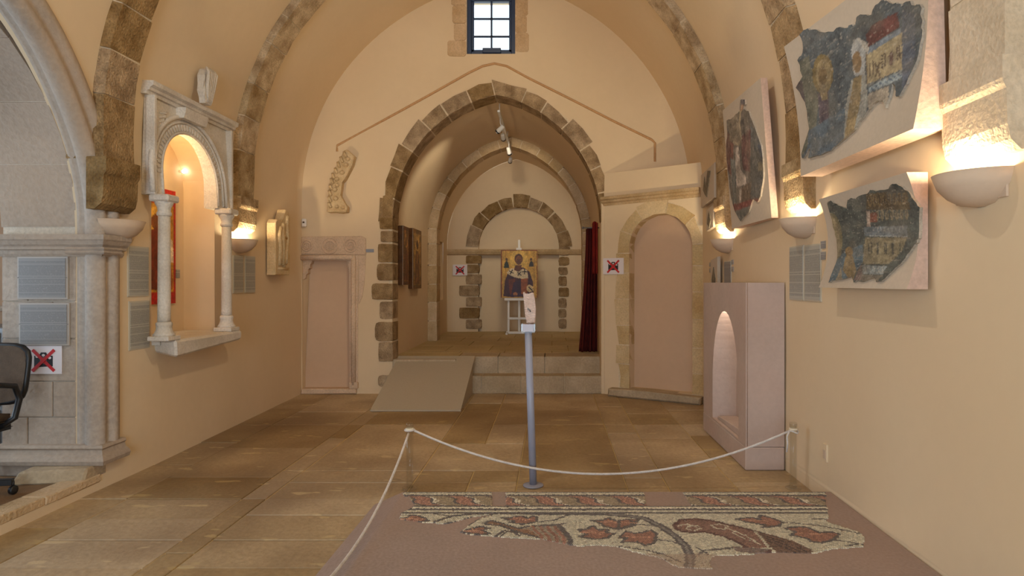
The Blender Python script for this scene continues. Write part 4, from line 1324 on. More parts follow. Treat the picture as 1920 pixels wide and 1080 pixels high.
# ---- no-photography notices
def notice(mapf, w, h, label, s=1.0):
    """sheet with black camera and red cross; mapf(u,v,d)"""
    o = mapf(w / 2, 0, 0)
    t = thing('no_photo_sign', label, 'sign', o, 'no photography notices')
    prism('sheet', [(0, 0), (w, 0), (w, h), (0, h)], mapf, -0.003, 0.002, SHEET, t)
    cx_, cy_ = w * .5, h * .48
    k = h * .3
    prism('camera_picture', [(cx_ - k * 1.1, cy_ - k * .8), (cx_ + k * 1.1, cy_ - k * .7), (cx_ + k * 1.1, cy_ + k * .55), (cx_ + k * .5, cy_ + k * .6), (cx_ + k * .3, cy_ + k * .95), (cx_ - k * .3, cy_ + k * .95), (cx_ - k * .5, cy_ + k * .6), (cx_ - k * 1.1, cy_ + k * .55)], mapf, -.004, -.003, BLACKINK, t)
    n_ = 16
    prism('lens_picture', [(cx_ + k * .42 * math.cos(2 * math.pi * i / n_), cy_ + k * .42 * math.sin(2 * math.pi * i / n_)) for i in range(n_)], mapf, -.0045, -.004, plain('grey_print', (120, 96, 96), .6), t)
    for qx, qy in ((-.75, .75), (.0, 1.0), (.75, .5)):
        prism('camera_highlight', [(cx_ + k * (qx + .2 * math.cos(2 * math.pi * i / 8)), cy_ + k * (qy * .62 + .16 * math.sin(2 * math.pi * i / 8))) for i in range(8)], mapf, -.0047, -.0042, SHEET, t)
    for sg in (-1, 1):
        ex, ey = k * 1.3, k * 1.25
        wd = k * .13
        prism('red_bar', [(cx_ - ex - wd, cy_ - sg * ey + sg * wd), (cx_ - ex + wd, cy_ - sg * ey - sg * wd), (cx_ + ex + wd, cy_ + sg * ey - sg * wd), (cx_ + ex - wd, cy_ + sg * ey + sg * wd)], mapf, -.006 - .001 * sg, -.004, REDINK, t)
    return t


a0 = P(48, 701, YP - .012)
notice(lambda u, v, d: (a0[0] + u, YP - .012 + d, a0[2] + v), 0.264, 0.203, 'no photography notice on the left pier under the printed panels')
notice(lambda u, v, d: map_w(0.012 + u, 1.605 + v, -.012 + d), 0.30, 0.215, 'no photography notice between the curtain and the blocked arched doorway')
a1 = P(849, 516.5, YCB - .03)
notice(lambda u, v, d: (a1[0] + u, YCB - .03 + d, a1[2] + v), 0.30, 0.225, 'no photography notice on the chapel back wall left of the icon')


# ---- fresco panels
def homog(q):
    """3x3 from unit square (0,0)(1,0)(1,1)(0,1) to picture quad q; returns inverse mapper"""
    A, B = [], []
    for (u, v), (x, y) in zip(((0, 0), (1, 0), (1, 1), (0, 1)), q):
        A.append([u, v, 1, 0, 0, 0, -u * x, -v * x]); B.append(x)
        A.append([0, 0, 0, u, v, 1, -u * y, -v * y]); B.append(y)
    h = np.linalg.solve(np.array(A, float), np.array(B, float))
    H = np.append(h, 1).reshape(3, 3); Hi = np.linalg.inv(H)
    def f(x, y):
        p = Hi @ np.array([x, y, 1.0]); return (p[0] / p[2], p[1] / p[2])
    return f


def proj(p):
    return (CX + p[0] / p[1] * F, HY - (p[2] - EYE) / p[1] * F)


def fresco_panel(name, label, FB, NB, NT, FT, back, outline_px, paintf, concave, seed, groupname, flen, scale_px):
    """u from far to near, v from bottom to top; back(u,v)-> x of the rear face"""
    FB, NB, NT, FT = map(Vector, (FB, NB, NT, FT))
    def surf(u, v, d=0.0):
        p = (FB * (1 - u) + NB * u) * (1 - v) + (FT * (1 - u) + NT * u) * v
        return (p.x + concave * (1 - (2 * min(max(v, 0), 1) - 1) ** 2) + d, p.y, p.z)
    t = thing(name, label, 'fresco', (FB + NB) / 2, groupname)
    n = 14; mm = 14
    vs, fs = [], []
    for j in range(mm + 1):
        for i in range(n + 1):
            vs.append(surf(i / n, j / mm))
    for j in range(mm):
        for i in range(n):
            k = j * (n + 1) + i
            fs.append((k, k + 1, k + n + 2, k + n + 1))
    nface = len(fs)
    ring = [(i, 0) for i in range(n)] + [(n, j) for j in range(mm)] + [(n - i, mm) for i in range(n)] + [(0, mm - j) for j in range(mm)]
    b0 = len(vs)
    for i, j in ring: vs.append(surf(i / n, j / mm))
    for i, j in ring:
        p = surf(i / n, j / mm); vs.append((back(i / n, j / mm), p[1], p[2]))
    m_ = len(ring)
    for i in range(m_):
        j = (i + 1) % m_
        fs.append((b0 + i, b0 + j, b0 + m_ + j, b0 + m_ + i))
    fs.append(tuple(b0 + m_ + i for i in range(m_)))
    o = new('backing_panel', vs, fs, [PANELP, PANELSIDE], t, smooth=False)
    for pi in range(len(o.data.polygons)):
        o.data.polygons[pi].material_index = 0 if pi < nface else 1
        o.data.polygons[pi].use_smooth = pi < nface
    hf = homog([proj(surf(0, 0)), proj(surf(1, 0)), proj(surf(1, 1)), proj(surf(0, 1))])
    uv = [hf(x, y) for x, y in outline_px]
    # add ragged points along the outline
    ragged = []
    rs = random.Random(seed)
    for (a, b), (c, d) in zip(uv, uv[1:] + uv[:1]):
        ragged.append((a, b))
        for q in (0.33, 0.66):
            ragged.append((a + (c - a) * q + rs.uniform(-.008, .008), b + (d - b) * q + rs.uniform(-.008, .008)))
    # picture painted in picture coordinates
    def colf(u, v):
        pts = np.array([proj(surf(a, b)) for a, b in zip(u, v)])
        return paintf(pts[:, 0], pts[:, 1], u, v)
    paint_plate('fresco_fragment', ragged, None, lambda a, b, d: surf(a, b, -0.014 + d), colf, flen, 0.016, FRESCO, t, 0.35)
    return t


def worn(c, u, v, seed, amt=0.22):
    n1 = vnoise(u * 28, v * 28, seed) - .5; n2 = vnoise(u * 90, v * 90, seed + 3) - .5; n3 = vnoise(u * 9, v * 9, seed + 9) - .5
    c = c * (1 + amt * (1.4 * n1 + 1.3 * n2 + 1.2 * n3))[:, None]
    sp = vnoise(u * 75, v * 75, seed + 21)
    m = sp > 0.91
    c[m] = c[m] * .45 + np.array([212, 194, 168]) * .55
    sc = vnoise(u * 16, v * 130, seed + 33); m = sc > 0.86
    c[m] = c[m] * .65 + np.array([200, 180, 150]) * .35
    mm = np.clip((vnoise(u * 11, v * 11, seed + 44) - .45) * 3, 0, 1)[:, None] * .35
    c = c * (1 - mm) + np.array([138, 120, 94]) * mm
    g = c.mean(1)[:, None]
    c = g + (c - g) * 0.75
    c = c * 0.82 + 24
    return np.clip(c, 0, 255)


def fr_big(x, y, u, v):
    k = 3.176
    s = lambda pts: [(1470 + a / k, b / k) for a, b in pts]
    p = Paint((86, 92, 94))
    p.poly(s([(90, 380), (160, 330), (220, 600), (200, 800), (100, 960)]), (112, 108, 86))
    p.poly(s([(60, 500), (120, 480), (155, 700), (150, 800), (100, 970)]), (92, 76, 74))
    p.poly(s([(215, 560), (280, 540), (280, 760), (230, 800)]), (98, 80, 84))
    p.poly(s([(160, 780), (380, 640), (370, 860), (140, 980)]), (92, 106, 116))
    p.ell(1470 + 245 / k, 440 / k, 62 / k, 118 / k, (140, 112, 58)).ell(1470 + 250 / k, 445 / k, 46 / k, 92 / k, (162, 134, 84)).ell(1470 + 245 / k, 450 / k, 26 / k, 55 / k, (128, 98, 56))
    p.poly(s([(225, 540), (270, 530), (275, 590), (240, 600)]), (150, 122, 76))
    p.poly(s([(415, 290), (430, 235), (470, 230), (500, 300), (500, 460), (430, 450)]), (178, 176, 168)).poly(s([(440, 215), (500, 250), (560, 330), (520, 340), (480, 270)]), (196, 184, 164))
    p.ell(1470 + 450 / k, 370 / k, 28 / k, 65 / k, (150, 112, 66))
    p.poly(s([(415, 480), (500, 450), (520, 620), (470, 760), (370, 860), (380, 640)]), (162, 158, 142)).poly(s([(430, 470), (480, 440), (470, 600), (430, 790), (370, 850), (400, 640)]), (170, 138, 84))
    p.poly(s([(505, 325), (720, 195), (725, 410), (515, 500)]), (186, 160, 108))
    p.poly(s([(500, 210), (540, 150), (690, 70), (705, 160), (520, 280)]), (112, 58, 48))
    p.poly(s([(520, 285), (710, 165), (715, 195), (520, 322)]), (120, 132, 142))
    p.poly(s([(520, 520), (722, 415), (724, 462), (522, 552)]), (146, 160, 162))
    for q in range(7): p.line(s([(535 + 27 * q, 525 - 14 * q), (550 + 27 * q, 535 - 14 * q)]), 1.6, (84, 104, 124))
    for q, wd in ((525, 5), (545, 5), (600, 6), (618, 6), (690, 6), (705, 6)):
        b = 400 - (q - 525) * .55
        p.line(s([(q, b - 28), (q + 2, b + 50)]), wd / k * .7, (96, 74, 56))
    p.poly(s([(642, 330), (655, 305), (668, 330), (665, 385), (645, 390)]), (110, 66, 54))
    p.line(s([(560, 380), (590, 460)]), 2, (120, 96, 66)).line(s([(585, 375), (560, 460)]), 2, (120, 96, 66))
    p.poly(s([(720, 60), (800, 90), (800, 320), (740, 520), (720, 520)]), (92, 98, 112))
    p.poly(s([(515, 560), (640, 510), (640, 620), (600, 690), (520, 690)]), (176, 158, 132))
    p.line(s([(505, 320), (515, 500)]), 1, (150, 120, 80))
    return worn(p.at(x, y), u, v, 11)


OB = [(1470 + a / 3.176, b / 3.176) for a, b in ((110, 205), (150, 170), (190, 175), (240, 200), (300, 205), (350, 178), (380, 190), (420, 170), (440, 190), (445, 130), (480, 112), (530, 120), (550, 70), (590, 30), (620, 40), (650, 70), (690, 72), (705, 85), (720, 65), (765, 100), (790, 95), (800, 200), (795, 300), (770, 430), (720, 550), (685, 615), (665, 610), (660, 560), (640, 540), (635, 600), (615, 675), (600, 645), (560, 640), (510, 690), (440, 790), (360, 855), (300, 905), (240, 930), (155, 955), (165, 900), (120, 960), (105, 940), (150, 800), (120, 650), (65, 560), (110, 490), (85, 380), (120, 330), (125, 260))]
fresco_panel('wall_fresco', 'large curved fresco panel with saints and a building, top right', (1.648, 4.066, 2.2), (1.637, 2.78, 2.195), (1.70, 2.78, 3.06), (1.538, 4.066, 3.06),
             lambda u, v: (1.79 - 0.02 * v), OB, fr_big, 0.03, 5, 'detached fresco panels', 0.008, 1)


def fr_low(x, y, u, v):
    k = 4.32
    s = lambda pts: [(1520 + a / k, 310 + b / k) for a, b in pts]
    p = Paint((84, 86, 76))
    p.ell(1520 + 180 / k, 310 + 610 / k, 95 / k, 225 / k, (132, 116, 74)).ell(1520 + 175 / k, 310 + 610 / k, 80 / k, 200 / k, (156, 132, 86)).ell(1520 + 165 / k, 310 + 640 / k, 45 / k, 120 / k, (140, 108, 66))
    p.poly(s([(150, 850), (290, 700), (440, 640), (450, 780), (330, 930), (140, 960)]), (92, 112, 122))
    p.ell(1520 + 330 / k, 310 + 700 / k, 32 / k, 40 / k, (150, 112, 58)).poly(s([(300, 740), (360, 730), (390, 860), (350, 950), (280, 850)]), (160, 128, 74))
    p.poly(s([(370, 930), (430, 790), (440, 930)]), (122, 94, 84)).poly(s([(220, 930), (265, 830), (275, 930)]), (160, 140, 104))
    p.poly(s([(470, 230), (800, 200), (830, 360), (470, 360)]), (106, 84, 52))
    p.poly(s([(640, 190), (660, 150), (780, 200), (800, 300), (640, 290)]), (92, 86, 72))
    for q in range(8):
        cx_ = 500 + q * 40
        p.ell(1520 + cx_ / k, 310 + (290 - q * 3) / k, 16 / k, 50 / k, (146, 112, 62)).ell(1520 + cx_ / k, 310 + (282 - q * 3) / k, 9 / k, 38 / k, (96, 74, 48))
        p.ell(1520 + (cx_ + 20) / k, 310 + (410 - q * 2) / k, 14 / k, 44 / k, (150, 128, 86)).ell(1520 + (cx_ + 20) / k, 310 + (404 - q * 2) / k, 7 / k, 30 / k, (108, 96, 76))
    p.poly(s([(500, 390), (560, 380), (560, 460), (500, 460)]), (140, 76, 52)).poly(s([(470, 370), (500, 365), (505, 570), (480, 570)]), (186, 156, 130))
    p.poly(s([(450, 500), (805, 488), (805, 575), (455, 570)]), (112, 120, 122)).line(s([(500, 570), (800, 578)]), .9, (170, 172, 164))
    for q in range(9): p.line(s([(530 + 30 * q, 505), (532 + 30 * q, 530)]), .8, (150, 156, 152))
    p.poly(s([(460, 585), (805, 582), (760, 700), (650, 800), (440, 800)]), (146, 128, 88))
    for a in (490, 512, 562, 618, 632, 685, 745):
        p.line(s([(a, 630), (a + 2, 715)]), (1.0 if a not in (562, 685) else 2.0), (88, 82, 66))
    p.poly(s([(440, 805), (640, 820), (600, 885), (440, 880)]), (140, 148, 144))
    for q in range(5): p.line(s([(460 + 35 * q, 820), (468 + 35 * q, 860)]), .9, (180, 178, 164))
    p.poly(s([(430, 885), (600, 890), (560, 940), (440, 935)]), (128, 116, 96))
    return worn(p.at(x, y), u, v, 31)


OL = [(1520 + a / 4.32, 310 + b / 4.32) for a, b in ((130, 310), (165, 285), (210, 325), (265, 350), (290, 280), (330, 265), (350, 275), (380, 250), (450, 230), (480, 200), (520, 210), (620, 190), (660, 150), (700, 160), (760, 210), (790, 290), (820, 340), (800, 590), (770, 640), (740, 700), (700, 770), (630, 860), (600, 900), (570, 940), (530, 945), (500, 905), (440, 935), (390, 940), (370, 920), (350, 950), (320, 900), (230, 925), (170, 930), (145, 950), (150, 850), (165, 760), (150, 600), (130, 500))]
fresco_panel('wall_fresco', 'lower fresco panel with halo and building below the large one', (1.74, 4.0, 1.465), (1.74, 3.01, 1.465), (1.74, 3.01, 2.04), (1.74, 4.0, 2.04),
             lambda u, v: 1.845, OL, fr_low, 0.06, 8, 'detached fresco panels', 0.0085, 1)


def fr_third(x, y, u, v):
    k = 3.6
    s = lambda pts: [(1340 + a / k, 140 + b / k) for a, b in pts]
    p = Paint((122, 108, 92))
    p.poly(s([(80, 380), (140, 420), (130, 700), (95, 640)]), (126, 78, 62)).poly(s([(185, 420), (260, 360), (260, 660), (200, 640)]), (118, 76, 66))
    p.poly(s([(255, 330), (335, 480), (340, 700), (300, 850), (250, 800)]), (98, 96, 90)).poly(s([(300, 470), (335, 480), (335, 570), (315, 550)]), (82, 86, 98)).poly(s([(305, 590), (340, 600), (335, 650), (305, 650)]), (168, 146, 104))
    p.poly(s([(100, 290), (180, 240), (190, 450), (150, 480), (110, 440)]), (146, 126, 98)).line(s([(185, 240), (178, 330), (190, 430), (170, 475), (150, 460)]), 1.6, (176, 150, 110))
    p.poly(s([(150, 500), (170, 480), (185, 640), (220, 690), (225, 740), (150, 760)]), (206, 182, 160)).poly(s([(175, 780), (195, 770), (185, 860), (175, 870)]), (196, 170, 146))
    p.poly(s([(115, 560), (150, 580), (160, 860), (135, 870)]), (116, 116, 106)).poly(s([(190, 760), (260, 720), (250, 860), (190, 870)]), (112, 88, 66))
    p.poly(s([(130, 880), (310, 830), (310, 860), (145, 920)]), (146, 70, 56)).poly(s([(140, 920), (245, 885), (190, 1000)]), (112, 108, 96))
    p.poly(s([(185, 165), (218, 165), (216, 205), (190, 205)]), (96, 86, 88)).poly(s([(188, 205), (214, 205), (195, 245), (180, 245)]), (172, 128, 92))
    return worn(p.at(x, y), u, v, 51, .3)


OT = [(1340 + a / 3.6, 140 + b / 3.6) for a, b in ((90, 310), (130, 290), (165, 260), (180, 245), (185, 170), (215, 168), (215, 205), (200, 240), (240, 245), (280, 350), (325, 480), (335, 560), (340, 680), (320, 820), (300, 860), (270, 840), (240, 930), (185, 990), (150, 930), (130, 870), (110, 760), (95, 620), (85, 480), (95, 420))]
fresco_panel('wall_fresco', 'tall narrow fresco panel between the two lit corbels', (1.745, 5.95, 2.02), (1.79, 5.0, 2.025), (1.70, 5.0, 3.165), (1.655, 5.95, 3.165),
             lambda u, v: 1.845 - .09 * v, OT, fr_third, 0.0, 12, 'detached fresco panels', 0.012, 1)

# small painted fragments in the far right corner
def small_frag(x0, x1, y0, y1, label, dark):
    ya, yb = sorted((atX(x0, XR - .03), atX(x1, XR - .03)))
    ym = (ya + yb) / 2
    z1, z0_ = zat(y0, ym), zat(y1, ym)
    t = thing('fresco_fragment', label, 'fresco', (XR, ym, z0_), 'small fresco fragments')
    mp = lambda a, b, d: (XR - .065 + d, a, b)
    hh, ww = z1 - z0_, yb - ya
    prism('backing_panel', [(ya, z0_ + .1 * hh), (yb, z0_), (yb, z1 - .08 * hh), (ya, z1)], mp, 0, .035, PANELP, t, .004)
    for pts in dark:
        prism('painted_patch', [(yb - ww * a, z0_ + hh * b) for a, b in pts], mp, -.008, 0.0, stone('dark_fresco', (104, 96, 84), (140, 128, 108), 30, 90, .3, .9), t)
    return t


small_frag(1320, 1345, 314, 384, 'upper small fresco fragment in the far right corner', [[(.2, .45), (.3, .8), (.4, .5), (.55, .9), (.75, .85), (.6, .45), (.5, .2), (.35, .3)]])
small_frag(1330, 1343, 387, 432, 'lower small fresco fragment in the far right corner', [[(.2, .3), (.5, .1), (.7, .4), (.5, .8), (.3, .6)]])
small_frag(1338, 1351, 482, 545, 'pale fragment with dark pointed shape behind the grey plinth', [[(.3, .05), (.7, .05), (.75, .35), (.5, .7), (.28, .35)]])

# ---- mosaic on its raised bed
PZ = 0.10
mo = thing('mosaic_panel', 'fragment of floor mosaic with birds and vine leaves set in a pink mortar bed', 'mosaic', (0.4, 2.8, 0))
tx0, tx1, ty0, ty1 = -0.993, XR - 0.002, 2.0, 4.10
hexa('mortar_bed', [(-1.225, ty0, 0.001), (tx1, ty0, 0.001), (tx1, 4.13, 0.001), (-1.2, 4.13, 0.001), (tx0, ty0, PZ), (tx1, ty0, PZ), (tx1, ty1, PZ), (tx0, ty1, PZ)], SLABPINK, mo, 0.006)


def mw(px, py):
    Y = (EYE - PZ) * F / (py - HY)
    return ((px - CX) / F * Y, Y)


def c4(pts): return [mw(740 + a / 4.364, 900 + b / 4.364) for a, b in pts]
def c5(pts): return [mw(1160 + a / 4.0, 900 + b / 4.0) for a, b in pts]


pit = 0.0112
gx = np.arange(-0.98, 1.83, pit); gy = np.arange(3.0, 4.085, pit)
TX, TY = [a.ravel() for a in np.meshgrid(gx, gy)]
rs = np.random.RandomState(4)
rown = np.round((TY - 3.0) / pit).astype(int)
TX = TX + (rown % 2) * pit * .5
# field tesserae follow gentle waves
wv = 0.006 * np.sin(TX * 9 + TY * 5) + 0.004 * np.sin(TX * 23)
fieldm = TY < 3.69
TY = TY + np.where(fieldm, wv, 0)
TX = TX + rs.uniform(-.0012, .0012, TX.shape); TY = TY + rs.uniform(-.0012, .0012, TY.shape)
CREAM, DARK, RED, BAND, GREY = (206, 196, 172), (112, 104, 100), (164, 122, 104), (168, 152, 132), (150, 142, 132)
Y_ = lambda py: (EYE - PZ) * F / (py - HY)
pm = Paint(CREAM)
# field design
pm.line(c4([(60, 262), (250, 270), (450, 300)]), .007, DARK).line(c4([(330, 345), (470, 300), (640, 282), (820, 276), (1100, 282), (1450, 286), (1700, 288), (1920, 300)]) , .012, DARK)
pm.line(c4([(410, 360), (530, 340), (640, 305)]), .009, DARK).line(c4([(520, 385), (610, 375), (700, 315), (820, 282)]), .008, DARK)
pm.line(c4([(1170, 350), (1300, 335), (1370, 310), (1440, 285)]), .008, DARK)
vine = c5([(-60, 262), (60, 272), (200, 295), (330, 360), (430, 430), (500, 500), (535, 570), (535, 640), (510, 720), (500, 760)])
pm.line(vine, .026, DARK).line(vine, .009, GREY)
for leaf in ([(50, 320), (110, 310), (130, 290), (200, 300), (240, 315), (275, 340), (200, 345), (150, 355), (100, 340)],
             [(870, 315), (960, 312), (1005, 300), (1050, 300), (1090, 320), (1130, 300), (1165, 310), (1160, 345), (1100, 360), (1040, 365), (940, 350), (980, 340), (930, 330)],
             [(545, 428), (620, 405), (700, 385), (780, 400), (720, 415), (780, 445), (700, 450), (610, 440)],
             [(1500, 410), (1570, 410), (1620, 380), (1670, 415), (1750, 405), (1720, 435), (1795, 440), (1740, 480), (1650, 490), (1510, 470), (1570, 450), (1520, 430)],
             [(1600, 335), (1700, 335), (1750, 315), (1830, 345), (1900, 325), (1990, 330), (1960, 380), (1830, 410), (1720, 385), (1690, 360)]):
    w_ = c4(leaf); pm.poly(w_, RED).line(w_ + w_[:1], .009, DARK)
    cx_ = sum(p[0] for p in w_) / len(w_); cy_ = sum(p[1] for p in w_) / len(w_)
    pm.line([(cx_ - .08, cy_), (cx_ + .06, cy_)], .004, (206, 160, 132)); pm.line([(cx_ - .04, cy_ + .03), (cx_ + .04, cy_ - .03)], .004, (206, 160, 132))
for leaf in ([(0, 440), (50, 390), (120, 405), (190, 395), (250, 380), (285, 410), (265, 480), (200, 495), (140, 470), (20, 470), (60, 440)],
             [(0, 310), (70, 300), (110, 320), (90, 345), (0, 370)],
             [(880, 298), (990, 285), (1060, 300), (1060, 268), (1150, 290), (1230, 320), (1200, 350), (1080, 360), (1100, 340), (960, 320)],
             [(1245, 365), (1370, 355), (1420, 360), (1500, 400), (1600, 395), (1655, 410), (1610, 455), (1520, 475), (1440, 465), (1410, 440), (1290, 420), (1330, 395)]):
    w_ = c5(leaf); pm.poly(w_, RED).line(w_ + w_[:1], .009, DARK)
    cx_ = sum(p[0] for p in w_) / len(w_); cy_ = sum(p[1] for p in w_) / len(w_)
    pm.line([(cx_ - .07, cy_ + .01), (cx_ + .06, cy_)], .004, (206, 160, 132))
for ln in ([(110, 335), (320, 350)], [(275, 450), (400, 465), (490, 500)], [(0, 500), (200, 530), (330, 560), (460, 620)], [(1230, 320), (1500, 345), (1810, 405)], [(1600, 450), (1820, 485)], [(1450, 295), (1560, 300)], [(170, 595), (260, 580), (300, 600), (400, 610)], [(1710, 500), (1800, 485)]):
    pm.line(c5(ln), .006, DARK)
# left bird
body = c4([(730, 355), (790, 335), (900, 370), (1010, 400), (1130, 380), (1330, 372), (1400, 360), (1350, 390), (1410, 450), (1440, 500), (1430, 545), (1350, 550), (1200, 480), (1040, 440), (960, 412), (860, 372), (750, 365)])
pm.poly(body, BAND)
pm.poly(c4([(730, 355), (790, 335), (1010, 400), (1100, 410), (1200, 480), (1040, 440), (960, 412), (860, 372)]), (156, 122, 98))
pm.line(c4([(730, 360), (790, 335), (900, 368), (1010, 400), (1130, 380), (1330, 372), (1400, 360)]), .009, DARK).line(c4([(1350, 385), (1410, 450), (1440, 500), (1430, 545)]), .016, DARK).line(c4([(750, 368), (860, 376), (960, 414), (1040, 442), (1200, 480)]), .010, DARK)
for x in (1130, 1190, 1250, 1310):
    pm.line(c4([(x, 385), (x + 20, 420), (x + 70, 465), (x + 80, 515), (x + 40, 550)]), .010, RED)
pm.line(c4([(830, 465), (900, 420), (960, 425), (1020, 460)]), .010, DARK).line(c4([(870, 465), (920, 430)]), .006, DARK)
# right bird with long tail
rb = c5([(418, 345), (460, 305), (560, 295), (700, 310), (870, 350), (1020, 388), (1120, 480), (1130, 545), (1000, 550), (930, 490), (800, 430), (650, 395), (500, 395), (430, 375)])
pm.poly(rb, (146, 114, 100)).line(rb + rb[:1], .011, (110, 84, 78))
tail = c5([(1030, 385), (1200, 430), (1340, 475), (1478, 548), (1330, 552), (1180, 545), (1110, 470)])
pm.poly(tail, (128, 104, 90))
for a in (0, .33, .66, 1): pm.line(c5([(1050 + 50 * a, 395 + 60 * a), (1250 - 20 * a, 450 + 55 * a), (1450 - 130 * a, 545)]), .004, (92, 78, 74))
pm.line(c5([(440, 350), (520, 335), (560, 350), (620, 370), (560, 385), (510, 370), (530, 350), (600, 350)]), .006, CREAM).line(c5([(690, 345), (760, 335), (820, 350), (790, 375), (720, 365), (700, 345)]), .006, CREAM)
pm.line(c5([(820, 370), (950, 420), (1060, 490)]), .006, CREAM).line(c5([(1020, 390), (1080, 450), (1130, 520), (980, 518)]), .008, CREAM).line(c5([(860, 400), (1000, 470)]), .005, CREAM)
pm.poly(c5([(840, 505), (960, 510), (1130, 525), (1100, 552), (960, 552), (880, 535)]), (140, 122, 112))
pm.line(c5([(600, 565), (640, 535), (840, 515)]), .008, DARK).line(c5([(590, 515), (640, 545)]), .006, DARK).line(c5([(655, 545), (670, 570)]), .006, DARK)
TC = pm.at(TX, TY)
# border bands
def rows(y0, y1): return (TY <= Y_(y0)) & (TY > Y_(y1))
for y0, y1, c in ((921, 924.5, DARK), (924.5, 928.5, CREAM), (928.5, 931, DARK), (948.5, 951, DARK), (951, 954.5, (224, 212, 186)), (954.5, 957.2, DARK), (957.2, 961.5, CREAM), (961.5, 964, DARK)):
    TC[rows(y0, y1)] = c
bm_ = rows(931, 948.5)
t = (Y_(931) - TY) / (Y_(931) - Y_(948.5))
ph = ((TX + 0.98) / 0.262 - 0.62 * (t + .18 * np.sin(t * 6.28))) % 1.0
bc = np.tile(np.array((166, 148, 122), float), (len(TX), 1))
bc[(ph > .08) & (ph < .5)] = (168, 126, 108)
st_ = ((ph * 8 + t) % 1.0 < .3) & (ph > .1) & (ph < .48)
bc[st_] = (196, 150, 126)
bc[(ph > .03) & (ph < .1)] = DARK
bc[(ph > .46) & (ph < .53)] = DARK
bc[(ph > .53) & (ph < .59)] = (226, 214, 190)
bc[((ph - .64) ** 2 / .002 + (t - .55) ** 2 / .02) < 1] = (222, 210, 186)
TC[bm_] = bc[bm_]
TC *= (1 + rs.uniform(-.13, .11, len(TX)))[:, None]
# what is left of the mosaic
ppx = CX + TX / TY * F; ppy = HY + (EYE - PZ) / TY * F
keep = np.zeros(len(TX), bool)
keep |= (ppy > 921) & (ppy < 931) & (ppx > 757) & (ppx < 1548)
keep |= (ppy >= 931) & (ppy < 949) & (ppx > 766 + (ppy - 931) * .8) & (ppx < 1547)
keep |= inpoly(ppx, ppy, [(780, 948), (1551, 948), (1552, 972), (1546, 978), (1612, 999), (1621, 1010), (1617, 1027), (1560, 1030), (1531, 1038), (1440, 1037), (1400, 1041), (1345, 1042), (1332, 1046), (1330, 1062), (1345, 1076), (1300, 1080), (1270, 1064), (1235, 1046), (1190, 1036), (1160, 1026), (1120, 1023), (1085, 1025), (1050, 1019), (1016, 1012), (975, 1010), (930, 1007), (880, 1003), (862, 998), (880, 988), (862, 986), (835, 983), (790, 980), (750, 974), (752, 964)])
keep &= ~((ppx > 922) & (ppx < 949) & (ppy < 950))
keep &= ~((ppx > 1206 + (ppy - 921) * .2) & (ppx < 1278 + (ppy - 921) * .7) & (ppy < 950))
keep &= ~inpoly(ppx, ppy, c4px) if False else keep
gap_ = inpoly(ppx, ppy, [(740 + a / 4.364, 900 + b / 4.364) for a, b in ((420, 365), (640, 305), (800, 285), (700, 318), (600, 378), (560, 395))])
keep &= ~gap_
ragn = vnoise(TX * 40, TY * 40, 9)
keep &= ~((ragn > .93))
# worn lower part: stones rubbed to grey
worn_m = (ppy > 1040) & (ppx < 1345)
TC[worn_m] = TC[worn_m] * .45 + np.array((168, 142, 122)) * .55
TX, TY, TC = TX[keep], TY[keep], TC[keep]
n = len(TX)
hs = pit * 0.43
ang = rs.uniform(-.12, .12, n)
dx = np.stack([-hs * np.ones(n), hs * np.ones(n), hs * np.ones(n), -hs * np.ones(n)], 1); dy = np.stack([-hs * np.ones(n), -hs * np.ones(n), hs * np.ones(n), hs * np.ones(n)], 1)
rx = dx * np.cos(ang)[:, None] - dy * np.sin(ang)[:, None]; ry = dx * np.sin(ang)[:, None] + dy * np.cos(ang)[:, None]
V = np.zeros((n, 8, 3))
V[:, :4, 0] = TX[:, None] + rx; V[:, :4, 1] = TY[:, None] + ry; V[:, :4, 2] = PZ + 0.004 + rs.uniform(0, .0012, n)[:, None]
V[:, 4:, 0] = TX[:, None] + rx * 1.05; V[:, 4:, 1] = TY[:, None] + ry * 1.05; V[:, 4:, 2] = PZ - 0.001
V = V.reshape(-1, 3)
base_ = (np.arange(n) * 8)[:, None, None]
fidx = np.array([[0, 1, 2, 3], [4, 5, 1, 0], [5, 6, 2, 1], [6, 7, 3, 2], [7, 4, 0, 3]])[None]
FI = (base_ + fidx).reshape(-1, 4)
me = bpy.data.meshes.new('tesserae')
me.vertices.add(len(V)); me.vertices.foreach_set('co', V.ravel())
me.loops.add(FI.size); me.loops.foreach_set('vertex_index', FI.ravel().astype(np.int32))
me.polygons.add(len(FI)); me.polygons.foreach_set('loop_start', (np.arange(len(FI)) * 4).astype(np.int32))
me.update(calc_edges=True); me.validate()
to = link_mesh('tesserae', me, TESS, mo, False, 'stuff')
set_col(me, srgb_lin(np.repeat(TC, 8, 0)))
# pale grout bed under the tesserae is the mortar itself

# ---- rope barrier
def post(x, y, label):
    t = thing('rope_post', label, 'barrier post', (x, y, 0), 'clear acrylic rope posts')
    lathe('post_base', [(.055, .002), (.055, .010), (.03, .012)], (x, y, 0), ACRYL, t, 20)
    lathe('post_tube', [(.026, .01), (.026, .47), (.020, .47), (.020, .012)], (x, y, 0), ACRYL, t, 20)
    lathe('post_cap', [(.026, .45), (.028, .455), (.028, .475), (.024, .482), (0, .482)], (x, y, 0), ACRYL, t, 20)
    lathe('post_collar', [(.0275, .428), (.030, .430), (.030, .440), (.0275, .442)], (x, y, 0), plain('pale_collar', (226, 214, 190), .3), t, 20)
    return t


